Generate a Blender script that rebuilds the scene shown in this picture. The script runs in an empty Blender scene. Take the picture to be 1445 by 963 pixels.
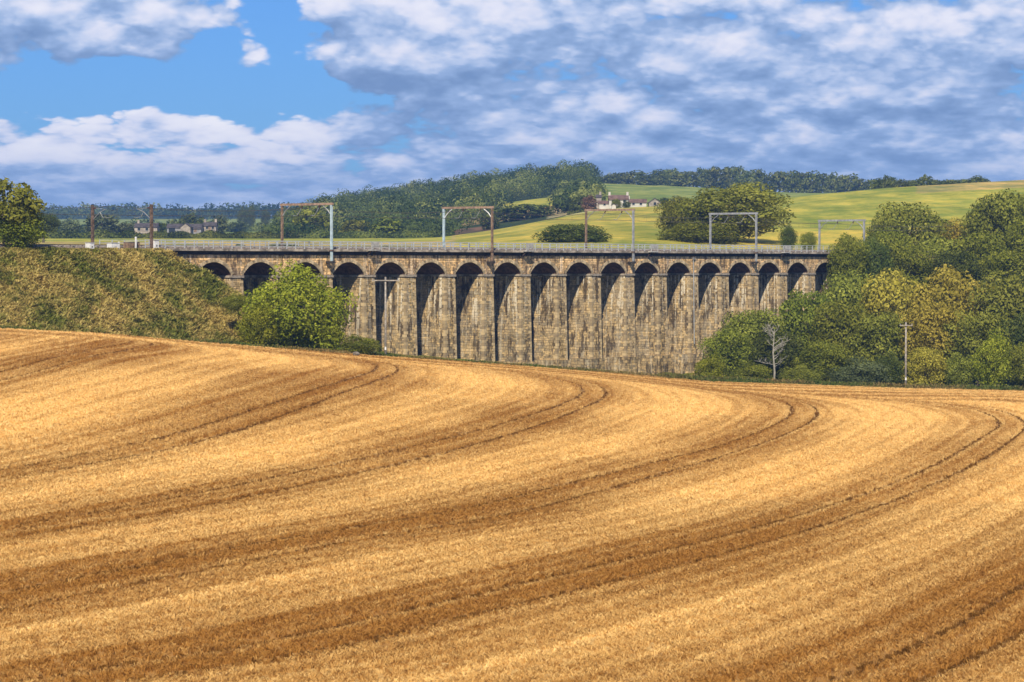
import bpy, bmesh, math, random
import numpy as np
from mathutils import Vector, Matrix

# ------------------------------------------------------------------ camera, sky, sun, exposure
F = 4000.0            # focal length in photo pixels (photo 1445 wide)
CX, HY = 722.5, 372.0 # image centre column, horizon row
sc = bpy.context.scene
R = math.radians

cam_d = bpy.data.cameras.new('camera')
cam = bpy.data.objects.new('camera', cam_d)
sc.collection.objects.link(cam)
cam_d.sensor_width = 36.0
cam_d.lens = 36.0 * F / 1445.0
cam_d.clip_start = 0.5
cam_d.clip_end = 40000
cam.rotation_euler = (R(90) - math.atan((481.5 - HY) / F), 0, 0)
sc.camera = cam

SUN_EL, SUN_AZ = 40.0, 184.0     # degrees; azimuth clockwise from +Y (behind the camera)
sd = Vector((math.sin(R(SUN_AZ)) * math.cos(R(SUN_EL)), math.cos(R(SUN_AZ)) * math.cos(R(SUN_EL)), math.sin(R(SUN_EL))))
sun_d = bpy.data.lights.new('sun', 'SUN')
sun_d.energy = 5.0
sun_d.angle = R(0.53)
sun_d.color = (1.0, 0.90, 0.74)
sun = bpy.data.objects.new('sun', sun_d)
sun.rotation_euler = (-sd).to_track_quat('-Z', 'Y').to_euler()
sc.collection.objects.link(sun)

sc.view_settings.view_transform = 'Standard'
sc.view_settings.look = 'None'
sc.view_settings.exposure = 0.2
sc.view_settings.gamma = 1.0
sc.view_settings.use_curve_mapping = False
sc.cycles.use_denoising = True
sc.cycles.max_bounces = 6
sc.cycles.diffuse_bounces = 3
sc.cycles.volume_bounces = 0
sc.cycles.transparent_max_bounces = 6


class NT:
    """tiny helper for writing node trees"""
    def __init__(s, nt):
        s.nt = nt
    def n(s, t, **kw):
        nd = s.nt.nodes.new(t)
        for k, v in kw.items():
            setattr(nd, k, v)
        return nd
    def put(s, sock, v):
        if isinstance(v, bpy.types.NodeSocket):
            s.nt.links.new(v, sock)
        elif v is not None:
            if hasattr(sock.default_value, '__len__') and not hasattr(v, '__len__'):
                v = [v] * len(sock.default_value)
            if hasattr(v, '__len__') and hasattr(sock.default_value, '__len__') and len(v) == 3 and len(sock.default_value) == 4:
                v = (*v, 1.0)
            sock.default_value = v
    def m(s, op, a, b=None, c=None, clamp=False):
        nd = s.n('ShaderNodeMath', operation=op)
        nd.use_clamp = clamp
        s.put(nd.inputs[0], a)
        if b is not None: s.put(nd.inputs[1], b)
        if c is not None: s.put(nd.inputs[2], c)
        return nd.outputs[0]
    def mix(s, f, a, b, blend='MIX'):
        nd = s.n('ShaderNodeMix', data_type='RGBA', blend_type=blend)
        s.put(nd.inputs[0], f); s.put(nd.inputs[6], a); s.put(nd.inputs[7], b)
        return nd.outputs[2]
    def sstep(s, v, lo, hi, a=0.0, b=1.0):
        nd = s.n('ShaderNodeMapRange', interpolation_type='SMOOTHSTEP')
        s.put(nd.inputs[0], v); s.put(nd.inputs[1], lo); s.put(nd.inputs[2], hi); s.put(nd.inputs[3], a); s.put(nd.inputs[4], b)
        return nd.outputs[0]
    def noise(s, vec, scale, detail=3.0, rough=0.55, dist=0.0):
        nd = s.n('ShaderNodeTexNoise')
        s.put(nd.inputs['Vector'], vec); s.put(nd.inputs['Scale'], scale); s.put(nd.inputs['Detail'], detail)
        s.put(nd.inputs['Roughness'], rough); s.put(nd.inputs['Distortion'], dist)
        return nd.outputs['Fac']
    def xyz(s, x, y, z):
        nd = s.n('ShaderNodeCombineXYZ')
        s.put(nd.inputs[0], x); s.put(nd.inputs[1], y); s.put(nd.inputs[2], z)
        return nd.outputs[0]
    def sep(s, v):
        nd = s.n('ShaderNodeSeparateXYZ'); s.put(nd.inputs[0], v)
        return nd.outputs
    def bump(s, h, strength, dist):
        nd = s.n('ShaderNodeBump')
        s.put(nd.inputs['Strength'], strength); s.put(nd.inputs['Distance'], dist); s.put(nd.inputs['Height'], h)
        return nd.outputs[0]


def cloud_group():
    g = bpy.data.node_groups.new('cloud_density', 'ShaderNodeTree')
    g.interface.new_socket('Direction', in_out='INPUT', socket_type='NodeSocketVector')
    g.interface.new_socket('Lift', in_out='INPUT', socket_type='NodeSocketFloat')
    g.interface.new_socket('Density', in_out='OUTPUT', socket_type='NodeSocketFloat')
    T = NT(g)
    gi = T.n('NodeGroupInput'); go = T.n('NodeGroupOutput')
    x, y, z = T.sep(gi.outputs[0])
    el = T.m('ADD', T.m('ARCSINE', z), gi.outputs[1])
    elc = T.m('MAXIMUM', el, 0.0)
    w = T.m('LOGARITHM', T.m('ADD', elc, 0.035), math.e)
    v1 = T.xyz(T.m('MULTIPLY', x, 16.0), T.m('MULTIPLY', y, 16.0), T.m('MULTIPLY', w, 5.0))
    n1 = T.noise(v1, 1.0, 7.0, 0.60, 0.0)
    v3 = T.xyz(T.m('MULTIPLY_ADD', n1, 1.1, T.m('MULTIPLY', x, 46.0)), T.m('MULTIPLY', y, 46.0), T.m('MULTIPLY_ADD', n1, 1.1, T.m('MULTIPLY', w, 9.5)))
    vo = T.n('ShaderNodeTexVoronoi', feature='F1')
    T.put(vo.inputs['Vector'], v3); T.put(vo.inputs['Scale'], 1.0); T.put(vo.inputs['Detail'], 2.0); T.put(vo.inputs['Roughness'], 0.55)
    T.put(vo.inputs['Lacunarity'], 2.3)
    puff = T.m('SUBTRACT', 0.48, vo.outputs['Distance'])
    v2 = T.xyz(T.m('MULTIPLY', x, 8.0), T.m('MULTIPLY', y, 8.0), T.m('ADD', T.m('MULTIPLY', w, 2.2), 7.3))
    n2 = T.noise(v2, 1.0, 2.0, 0.5, 0.0)
    d = T.m('ADD', T.m('MULTIPLY', T.m('SUBTRACT', n1, 0.5), 2.1), T.m('MULTIPLY', T.m('SUBTRACT', n2, 0.5), 0.8))
    d = T.m('MULTIPLY_ADD', puff, 1.0, d)
    d = T.m('ADD', d, 0.42)
    U = T.m('ARCTAN2', x, y)
    # the large cloud banks and the gap of blue, by azimuth and elevation
    for (pu, pv, su, sv, amp) in [
            (210, 128, 190, 28, -1.15), (330, 150, 60, 16, -0.5), (130, 158, 50, 14, -0.45), (410, 150, 34, 20, 0.35), (235, 165, 34, 18, 0.3), (40, 132, 110, 24, -0.7), (392, 34, 40, 46, -1.3), (312, 76, 30, 24, -1.3), (430, 118, 50, 24, -0.9),
            (120, 30, 210, 50, 1.05), (515, 12, 90, 26, 0.9), (367, 72, 38, 24, 1.05), (560, 92, 80, 26, 0.9),
            (1080, 80, 430, 130, 0.85), (300, 262, 1600, 74, 0.45), (722, 350, 3000, 60, 0.9), (1150, 240, 500, 60, 0.25)]:
        a = T.m('DIVIDE', T.m('SUBTRACT', U, (pu - CX) / F), su / F)
        b = T.m('DIVIDE', T.m('SUBTRACT', el, (HY - pv) / F), sv / F)
        r2 = T.m('ADD', T.m('MULTIPLY', a, a), T.m('MULTIPLY', b, b))
        e = T.m('EXPONENT', T.m('MULTIPLY', r2, -0.7))
        d = T.m('MULTIPLY_ADD', e, amp, d)
    g.links.new(d, go.inputs[0])
    return g


world = bpy.data.worlds.new('World')
sc.world = world
world.use_nodes = True
world.cycles.sampling_method = 'MANUAL'
world.cycles.sample_map_resolution = 256
wt = world.node_tree
wt.nodes.clear()
T = NT(wt)
WS = 0.1
sky = T.n('ShaderNodeTexSky', sky_type='NISHITA')
sky.sun_disc = False
sky.sun_elevation = R(SUN_EL)
sky.sun_rotation = R(SUN_AZ)
sky.altitude = 50
sky.air_density = 1.0
sky.dust_density = 0.3
sky.ozone_density = 2.0
tc = T.n('ShaderNodeTexCoord')
dirv = tc.outputs['Generated']
cg = cloud_group()
def cden(lift):
    nd = T.n('ShaderNodeGroup'); nd.node_tree = cg
    T.put(nd.inputs[0], dirv); T.put(nd.inputs[1], lift)
    return nd.outputs[0]
zel = T.m('MAXIMUM', T.sep(dirv)[2], 0.0)
lift = T.m('ADD', T.m('MULTIPLY', zel, 0.07), 0.0022)
d0 = cden(0.0)
d1 = cden(lift)
d2 = cden(T.m('MULTIPLY', lift, 4.2))
cover = T.sstep(d0, -0.08, 0.26)
rel = T.m('ADD', T.m('MULTIPLY', T.m('SUBTRACT', d0, d1), 0.75), T.m('MULTIPLY', T.m('SUBTRACT', d0, d2), 0.42))
rel = T.m('TANH', T.m('MULTIPLY', rel, 0.9))
thick = T.sstep(d0, 0.3, 1.5)
soft = T.sstep(zel, 0.0, 0.05, 0.30, 1.0)
lit = T.sstep(T.m('SUBTRACT', T.m('MULTIPLY', rel, soft), T.m('MULTIPLY', thick, 0.22)), T.m('MULTIPLY_ADD', soft, 0.05, -0.98), T.m('MULTIPLY_ADD', soft, 0.10, 1.02))
ramp = T.n('ShaderNodeValToRGB')
wt.links.new(lit, ramp.inputs[0])
cr = ramp.color_ramp
cr.elements[0].position = 0.05; cr.elements[0].color = (0.17, 0.27, 0.48, 1)
cr.elements[1].position = 1.0; cr.elements[1].color = (0.95, 0.92, 0.93, 1)
e = cr.elements.new(0.40); e.color = (0.30, 0.42, 0.66, 1)
e = cr.elements.new(0.62); e.color = (0.49, 0.58, 0.78, 1)
e = cr.elements.new(0.80); e.color = (0.74, 0.75, 0.86, 1)
ccol = T.mix(1.0, ramp.outputs[0], (1 / WS, 1 / WS, 1 / WS), 'MULTIPLY')
# thin air between the clouds: Nishita, kept blue
skyc = T.mix(1.0, sky.outputs[0], (0.25, 0.48, 0.93), 'MULTIPLY')
allc = T.mix(cover, skyc, ccol)
bg = T.n('ShaderNodeBackground')
T.put(bg.inputs[0], allc); bg.inputs[1].default_value = WS
ow = T.n('ShaderNodeOutputWorld')
wt.links.new(bg.outputs[0], ow.inputs[0])

# ------------------------------------------------------------------ helpers
COL = sc.collection
def tag(o, label=None, cat=None, group=None, kind=None):
    if label: o['label'] = label
    if cat: o['category'] = cat
    if group: o['group'] = group
    if kind: o['kind'] = kind
    return o

def empty(name, loc, rz=0.0, label=None, cat=None, group=None):
    o = bpy.data.objects.new(name, None)
    o.empty_display_size = 0.5
    COL.objects.link(o)
    o.location = loc; o.rotation_euler = (0, 0, rz)
    return tag(o, label, cat, group)

def link(name, me, parent=None, loc=None, mat=None):
    o = bpy.data.objects.new(name, me)
    COL.objects.link(o)
    if parent: o.parent = parent
    if loc is not None: o.location = loc
    if mat and len(me.materials) == 0: me.materials.append(mat)
    return o

class MB:
    """collects shapes into one mesh"""
    def __init__(s):
        s.v = []; s.f = []
    def add(s, v, f):
        b = len(s.v); s.v += [tuple(p) for p in v]; s.f += [tuple(i + b for i in q) for q in f]
        return s
    def box(s, x0, x1, y0, y1, z0, z1):
        return s.add([(x0, y0, z0), (x1, y0, z0), (x1, y1, z0), (x0, y1, z0), (x0, y0, z1), (x1, y0, z1), (x1, y1, z1), (x0, y1, z1)],
                     [(3, 2, 1, 0), (4, 5, 6, 7), (0, 1, 5, 4), (1, 2, 6, 5), (2, 3, 7, 6), (3, 0, 4, 7)])
    def frustum(s, a, b, z0, z1):
        (x0, x1, y0, y1), (X0, X1, Y0, Y1) = a, b
        return s.add([(x0, y0, z0), (x1, y0, z0), (x1, y1, z0), (x0, y1, z0), (X0, Y0, z1), (X1, Y0, z1), (X1, Y1, z1), (X0, Y1, z1)],
                     [(3, 2, 1, 0), (4, 5, 6, 7), (0, 1, 5, 4), (1, 2, 6, 5), (2, 3, 7, 6), (3, 0, 4, 7)])
    def bar(s, p, q, r, r2=None, n=6, caps=True):
        p = Vector(p); q = Vector(q); r2 = r if r2 is None else r2
        d = (q - p).normalized()
        a = d.orthogonal().normalized(); b = d.cross(a)
        v = []
        for c, rr in ((p, r), (q, r2)):
            for i in range(n):
                t = 2 * math.pi * (i + 0.5) / n
                v.append(c + a * (rr * math.cos(t)) + b * (rr * math.sin(t)))
        f = [(i, (i + 1) % n, n + (i + 1) % n, n + i) for i in range(n)]
        if caps: f += [tuple(range(n - 1, -1, -1)), tuple(range(n, 2 * n))]
        return s.add(v, f)
    def path(s, pts, r, r2=None, n=6):
        r2 = r if r2 is None else r2
        k = len(pts) - 1
        for i in range(k):
            s.bar(pts[i], pts[i + 1], r + (r2 - r) * i / k, r + (r2 - r) * (i + 1) / k, n)
        return s
    def mesh(s, name, mat=None, smooth=False):
        me = bpy.data.meshes.new(name)
        me.from_pydata(s.v, [], s.f)
        if smooth: me.shade_smooth()
        if mat: me.materials.append(mat)
        return me
    def build(s, name, mat, parent=None, smooth=False, loc=None):
        return link(name, s.mesh(name, mat, smooth), parent, loc)

def np_mesh(name, verts, quads, mat=None, attrs=None, smooth=False):
    me = bpy.data.meshes.new(name)
    verts = np.asarray(verts, np.float32); quads = np.asarray(quads, np.int32)
    k = quads.shape[1]
    me.vertices.add(len(verts)); me.vertices.foreach_set('co', verts.ravel())
    me.loops.add(quads.size); me.loops.foreach_set('vertex_index', quads.ravel())
    me.polygons.add(len(quads))
    me.polygons.foreach_set('loop_start', np.arange(len(quads), dtype=np.int32) * k)
    me.update(calc_edges=True)
    me.validate()
    for an, (typ, data) in (attrs or {}).items():
        at = me.attributes.new(an, typ, 'POINT')
        data = np.asarray(data, np.float32)
        at.data.foreach_set({'FLOAT': 'value', 'FLOAT_COLOR': 'color', 'INT': 'value', 'FLOAT_VECTOR': 'vector'}[typ], data.ravel() if typ != 'INT' else data.astype(np.int32).ravel())
    if smooth: me.shade_smooth()
    if mat: me.materials.append(mat)
    return me

def new_mat(name):
    m = bpy.data.materials.new(name); m.use_nodes = True
    m.node_tree.nodes.clear()
    return m, NT(m.node_tree)

def finish(m, T, color, rough=0.85, normal=None, metallic=0.0, spec=0.3):
    p = T.n('ShaderNodeBsdfPrincipled')
    T.put(p.inputs['Base Color'], color); T.put(p.inputs['Roughness'], rough); T.put(p.inputs['Metallic'], metallic)
    p.inputs['Specular IOR Level'].default_value = spec
    if normal is not None: T.put(p.inputs['Normal'], normal)
    o = T.n('ShaderNodeOutputMaterial')
    T.nt.links.new(p.outputs[0], o.inputs[0])
    return m

def plain(name, col, rough=0.7, var=0.25, scale=2.0, metallic=0.0, col2=None):
    m, T = new_mat(name)
    tc = T.n('ShaderNodeTexCoord').outputs['Object']
    n = T.noise(tc, scale, 5.0, 0.6)
    c2 = col2 or tuple(c * (1 - var * 1.6) for c in col)
    c = T.mix(T.sstep(n, 0.35, 0.68), c2, tuple(min(1, c * (1 + var * 0.4)) for c in col))
    return finish(m, T, c, rough, T.bump(n, 0.3, 0.03), metallic)

# ------------------------------------------------------------------ terrain model
def Xat(px, Y): return (px - CX) / F * Y
def zat(py, Y): return (HY - py) * Y / F

E_PX = [-900, -300, 0, 130, 330, 480, 640, 850, 1000, 1280, 1445, 1800, 2600]
E_Y = [290, 305, 330, 338, 352, 366, 382, 400, 406, 415, 420, 430, 440]
E_IMG = [440, 452, 465, 471, 488, 500, 511, 527, 540, 550, 553, 556, 560]
def edgeY(px): return np.interp(px, E_PX, E_Y)
def edgeZ(px): return zat(np.interp(px, E_PX, E_IMG), edgeY(px))
def fieldZ(px, Y):
    """surface of the barley field: leaning down to the right, a little rounded towards its far edge"""
    px = np.asarray(px, float); Y = np.asarray(Y, float)
    t = (Y - 80.0) / (edgeY(px) - 80.0)
    z = -11.9 + (edgeZ(px) + 11.9) * t
    z = z + 0.9 * np.sin(np.clip(t, 0, 1) * math.pi)
    X = Xat(px, Y)
    z = z + 0.22 * np.sin(X * 0.11 + Y * 0.021) * np.clip(t * 4, 0, 1) * np.clip((1 - t) * 6, 0, 1)
    return z

KN = {  # photo column -> (distance, photo row of the ground) behind the field
    -1500: [(420, 420), (600, 349), (1000, 338), (1400, 331), (2000, 326), (3500, 306), (4300, 303), (5200, 312)],
    0: [(420, 420), (600, 349), (1000, 337), (1400, 331), (2000, 326), (3500, 305), (4300, 302), (5200, 312)],
    330: [(430, 440), (600, 349), (1000, 337), (1400, 331), (2000, 324), (3500, 305), (4300, 304), (5200, 312)],
    415: [(440, 450), (600, 349), (1000, 337), (1300, 334), (1600, 328), (2000, 318), (3500, 306), (4300, 306), (5200, 312)],
    480: [(450, 480), (600, 349), (1000, 337), (1300, 328), (1900, 300), (2500, 306), (5200, 310)],
    560: [(460, 495), (600, 349), (1000, 337), (1300, 323), (1900, 287), (2500, 298), (5200, 310)],
    620: [(465, 500), (535, 493), (600, 348), (1000, 336), (1300, 317), (1900, 279), (2500, 293), (5200, 310)],
    700: [(470, 510), (535, 500), (600, 346), (800, 333), (980, 324), (1050, 325), (1300, 301), (1900, 268), (2500, 282), (5200, 310)],
    760: [(470, 515), (535, 506), (600, 345), (800, 325), (960, 312), (1050, 315), (1300, 292), (1900, 262), (2500, 276), (5200, 310)],
    820: [(475, 522), (535, 514), (600, 345), (800, 315), (1000, 300), (1100, 300), (1300, 285), (1900, 257), (2500, 268), (5200, 310)],
    860: [(480, 530), (535, 520), (600, 345), (800, 312), (1000, 296), (1100, 293), (1400, 281), (1900, 259), (2500, 262), (5200, 310)],
    950: [(480, 540), (535, 529), (600, 346), (800, 308), (1000, 291), (1100, 290), (1400, 278), (1900, 262), (2500, 264), (5200, 310)],
    1050: [(480, 545), (535, 534), (620, 347), (800, 308), (1000, 286), (1150, 286), (1400, 280), (1900, 269), (2500, 270), (5200, 310)],
    1150: [(470, 548), (540, 430), (640, 347), (800, 306), (1000, 275), (1150, 276), (1400, 277), (1900, 273), (5200, 310)],
    1250: [(460, 552), (530, 410), (640, 344), (800, 300), (1000, 265), (1150, 268), (1900, 270), (5200, 310)],
    1445: [(450, 553), (520, 400), (640, 338), (800, 292), (1000, 253), (1150, 258), (1900, 272), (5200, 310)],
    1800: [(450, 555), (520, 400), (640, 330), (800, 282), (1000, 240), (1150, 248), (1900, 272), (5200, 310)],
    3200: [(450, 560), (520, 400), (640, 330), (800, 282), (1000, 240), (1150, 248), (1900, 272), (5200, 310)],
}
GPX = np.concatenate([np.arange(-1500, -120, 30), np.arange(-120, 1566, 5), np.arange(1580, 3200, 30)]).astype(float)
GY = np.concatenate([np.arange(-300, 60, 20), np.arange(60, 300, 8), np.arange(300, 700, 4), np.arange(700, 2100, 9), np.geomspace(2110, 5200, 70)])
KPX = np.array(sorted(KN))
def build_ground():
    Z = np.zeros((len(GY), len(KPX)))
    for j, p in enumerate(KPX):
        ye = float(edgeY(p)); ze = float(edgeZ(p))
        ks = [(ye + 3, ze - 0.5), (ye + 12, ze - 0.9)] + [(a, zat(b, a)) for a, b in KN[p] if a > ye + 14]
        far = np.interp(GY, [k[0] for k in ks], [k[1] for k in ks])
        near = np.interp(GY, [-300, -40, 0, 40, 70], [-2.0, -1.2, -1.75, -7.6, -13.2])
        mid = fieldZ(p, np.clip(GY, 62, ye)) - 1.1
        Z[:, j] = np.where(GY < 66, near, np.where(GY < ye + 2, mid, far))
    # smooth along the distance for the open country
    for _ in range(10):
        S = Z.copy(); S[1:-1] = (Z[:-2] + 2 * Z[1:-1] + Z[2:]) / 4
        Z = np.where((GY > 560)[:, None], S, Z)
    G = np.zeros((len(GY), len(GPX)))
    for i in range(len(GY)):
        G[i] = np.interp(GPX, KPX, Z[i])
    ker = np.hanning(13); ker /= ker.sum()
    Gs = np.apply_along_axis(lambda r: np.convolve(np.pad(r, 6, 'edge'), ker, 'valid'), 1, G)
    return np.where((GY > 480)[:, None], Gs, G)
GZ = build_ground()
def groundZ(px, Y):
    px = np.clip(px, GPX[0], GPX[-1]); Y = np.clip(Y, GY[0], GY[-1])
    i = np.clip(np.searchsorted(GY, Y) - 1, 0, len(GY) - 2); j = np.clip(np.searchsorted(GPX, px) - 1, 0, len(GPX) - 2)
    a = (Y - GY[i]) / (GY[i + 1] - GY[i]); b = (px - GPX[j]) / (GPX[j + 1] - GPX[j])
    return (GZ[i, j] * (1 - a) + GZ[i + 1, j] * a) * (1 - b) + (GZ[i, j + 1] * (1 - a) + GZ[i + 1, j + 1] * a) * b
def at(px, Y, dz=0.0):
    return Vector((Xat(px, Y), Y, float(groundZ(px, Y)) + dz))

def lerp3(a, b, t): return tuple(a[i] + (b[i] - a[i]) * t for i in range(3))

# land cover of the open country (what grows where)
C_GRASS = (0.19, 0.20, 0.045); C_STUB = (0.55, 0.43, 0.17); C_PAST = (0.50, 0.44, 0.09); C_HILL = (0.29, 0.35, 0.09)
C_TAN = (0.42, 0.31, 0.17); C_SOIL = (0.20, 0.12, 0.08); C_WOOD = (0.05, 0.075, 0.022); C_PALE = (0.50, 0.50, 0.24); C_LIME = (0.43, 0.43, 0.08)
def ground_mesh():
    PX, YY = np.meshgrid(GPX, GY)
    # keep the sheet wide close to the camera so it also exists beside it
    wide = np.where(YY < 300, np.maximum(np.abs(YY), 0) * 0 + np.maximum(YY, 120), YY)
    X = (PX - CX) / F * wide
    V = np.stack([X, YY, GZ], -1).reshape(-1, 3)
    nr, nc = len(GY), len(GPX)
    idx = np.arange(nr * nc).reshape(nr, nc)
    Q = np.stack([idx[:-1, :-1], idx[:-1, 1:], idx[1:, 1:], idx[1:, :-1]], -1).reshape(-1, 4)
    IY = HY - GZ * F / np.maximum(YY, 1)
    col = np.zeros((nr, nc, 3)); col[:] = C_GRASS
    def put(mask, c): col[mask] = c
    put((PX > 930) & (YY > 424) & (YY < 640), C_WOOD)
    put((YY > 560) & (PX < 660) & (YY < 1005), C_STUB)
    put((YY > 800) & (PX < 640) & (YY < 1005), C_LIME)
    put((YY > 1400) & (PX < 420), C_HILL)
    put((YY > 1700) & (YY < 2000) & (PX > 300) & (PX < 420), C_TAN)
    put((YY > 560) & (PX > 640) & (YY < 1060), C_PAST)
    put((YY >= 1040) & (PX > 640), C_HILL)
    put((YY > 1005) & (PX > 400) & (PX < 850), C_WOOD)
    put((YY > 3000) & (PX < 460), C_WOOD)
    # the parcels on the valley side below the wood
    put((YY > 1290) & (YY < 1480) & (PX > 705) & (PX < 792), C_LIME)
    put((YY > 1150) & (YY < 1290) & (PX > 650) & (PX < 800), C_TAN)
    put((YY > 1020) & (YY < 1120) & (PX > 620) & (PX < 700), C_SOIL)
    put((YY > 1085) & (YY < 1240) & (PX > 770) & (PX < 835), (0.55, 0.42, 0.27))
    put((YY > 985) & (YY < 1075) & (PX > 795) & (PX < 880), C_PALE)
    put((YY > 1005) & (YY < 1160) & (PX > 460) & (PX < 530), C_PALE)
    put((YY > 1080) & (PX > 845) & (YY < 2000), C_HILL)
    put((YY > 700) & (PX > 1080) & (YY < 1080), C_LIME)
    put((YY > 930) & (PX > 1290) & (YY < 1100), C_STUB)
    C4 = np.concatenate([col.reshape(-1, 3), np.ones((nr * nc, 1))], 1)
    m, T = new_mat('open_country')
    a = T.n('ShaderNodeAttribute'); a.attribute_name = 'cover'
    pos = T.n('ShaderNodeNewGeometry').outputs['Position']
    x, y, z = T.sep(pos)
    n1 = T.noise(T.xyz(T.m('MULTIPLY', x, 0.05), T.m('MULTIPLY', y, 0.011), 0), 1.0, 6.0, 0.65)
    n2 = T.noise(pos, 0.35, 5.0, 0.65)
    c = T.mix(T.sstep(n1, 0.36, 0.66), T.mix(1.0, a.outputs['Color'], (0.62, 0.70, 0.55), 'MULTIPLY'), T.mix(1.0, a.outputs['Color'], (1.35, 1.18, 1.05), 'MULTIPLY'))
    n3 = T.noise(T.xyz(T.m('MULTIPLY', x, 0.10), T.m('MULTIPLY', y, 0.05), T.m('MULTIPLY', z, 0.6)), 1.0, 6.0, 0.75)
    c = T.mix(T.sstep(n3, 0.40, 0.60), T.mix(1.0, c, (0.70, 0.80, 0.72), 'MULTIPLY'), T.mix(1.0, c, (1.16, 1.04, 0.9), 'MULTIPLY'))
    c = T.mix(T.sstep(n2, 0.3, 0.75), T.mix(1.0, c, (0.72, 0.76, 0.7), 'MULTIPLY'), c)
    finish(m, T, c, 0.95, T.bump(n2, 0.6, 0.5), spec=0.1)
    me = np_mesh('ground', V, Q, m, {'cover': ('FLOAT_COLOR', C4)}, smooth=True)
    return tag(link('ground', me), 'rolling farmland and valley floor around the viaduct', kind='structure')
ground_mesh()

# ------------------------------------------------------------------ barley field with tramlines
TRAM = [  # tramlines as seen in the photo, unprojected onto the field below
    [(-600, 660), (-300, 600), (0, 534), (70, 514), (133, 499), (190, 489), (200, 484), (150, 479), (60, 472)],
    [(-600, 770), (-300, 725), (0, 674), (120, 652), (240, 627), (341, 597), (420, 570), (480, 548), (535, 530), (548, 520), (530, 512), (480, 506), (400, 499)],
    [(-600, 845), (-300, 800), (0, 756), (110, 739), (213, 722), (405, 684), (586, 642), (715, 608), (795, 580), (835, 562), (838, 550), (815, 540), (770, 531), (700, 522), (600, 515)],
    [(-600, 960), (-300, 915), (0, 853), (176, 818), (341, 786), (480, 760), (600, 741), (730, 717), (875, 676), (1035, 634), (1108, 606), (1136, 588), (1130, 573), (1088, 561), (1013, 551), (900, 541), (800, 531)],
    [(-300, 1040), (0, 985), (181, 952), (341, 930), (480, 902), (600, 873), (730, 843), (928, 796), (1080, 757), (1194, 722), (1300, 681), (1370, 647), (1418, 615), (1431, 599), (1400, 581), (1317, 570), (1200, 562), (1060, 552)],
    [(700, 1110), (980, 1040), (1130, 1003), (1248, 963), (1381, 903), (1445, 862), (1560, 786), (1680, 700), (1745, 640), (1740, 612), (1680, 590), (1560, 575), (1400, 566)],
]
def catmull(P, n=4):
    P = np.asarray(P, float); P = np.vstack([2 * P[0] - P[1], P, 2 * P[-1] - P[-2]])
    out = []
    for i in range(1, len(P) - 2):
        for k in range(n):
            t = k / n
            out.append(0.5 * (2 * P[i] + (P[i + 1] - P[i - 1]) * t + (2 * P[i - 1] - 5 * P[i] + 4 * P[i + 1] - P[i + 2]) * t * t + (3 * P[i] - P[i - 1] - 3 * P[i + 1] + P[i + 2]) * t ** 3))
    out.append(P[-2]); return np.array(out)
def unproject(px, py):
    ys = np.linspace(62, float(edgeY(px)), 900)
    im = HY - fieldZ(px, ys) * F / ys
    im = np.minimum.accumulate(im)
    Y = float(np.interp(-py, -im, ys))
    return Xat(px, Y), Y
LINES = []
for t in TRAM:
    P = np.array([unproject(a, b) for a, b in catmull(t, 4)])
    for _ in range(3):
        P[1:-1] = (P[:-2] + 2 * P[1:-1] + P[2:]) / 4
    d = P[-1] - P[-4]; d /= np.linalg.norm(d) + 1e-9
    s = P[0] - P[2]; s /= np.linalg.norm(s) + 1e-9
    P = np.vstack([P[0] + s * 60, P, P[-1] + (-1.0, -0.12) * np.array([120.0, 120.0])])
    LINES.append(P)

def line_dist(P, X, Y):
    best = np.full(X.shape, 1e9, np.float32)
    for i in range(len(P) - 1):
        ax, ay = P[i]; bx, by = P[i + 1] - P[i]
        L = bx * bx + by * by + 1e-9
        t = np.clip(((X - ax) * bx + (Y - ay) * by) / L, 0, 1)
        best = np.minimum(best, (X - ax - t * bx) ** 2 + (Y - ay - t * by) ** 2)
    return np.sqrt(best)
def inside(P, X, Y):
    Q = np.vstack([P, [[-900, P[-1, 1]], [-900, P[0, 1]]]])
    c = np.zeros(X.shape, bool)
    for i in range(len(Q)):
        x0, y0 = Q[i]; x1, y1 = Q[(i + 1) % len(Q)]
        if y0 == y1: continue
        hit = ((y0 > Y) != (y1 > Y)) & (X < (x1 - x0) * (Y - y0) / (y1 - y0) + x0)
        c ^= hit
    return c
def rows(X, Y):
    """row coordinate u (whole numbers on the tramlines) and distance to the nearest tramline"""
    X = X.astype(np.float32); Y = Y.astype(np.float32)
    D = np.stack([line_dist(P, X, Y) for P in LINES])
    I = np.stack([inside(P, X, Y) for P in LINES])
    u = np.where(I[0], -D[0] / 16.0, 0.0)
    out = ~I[0]
    for i in range(len(LINES) - 1):
        here = out & I[i + 1]
        u = np.where(here, i + D[i] / (D[i] + D[i + 1] + 1e-6), u)
        out = out & ~I[i + 1]
    u = np.where(out, len(LINES) - 1 + D[-1] / 16.0, u)
    return u, D.min(0)

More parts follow.
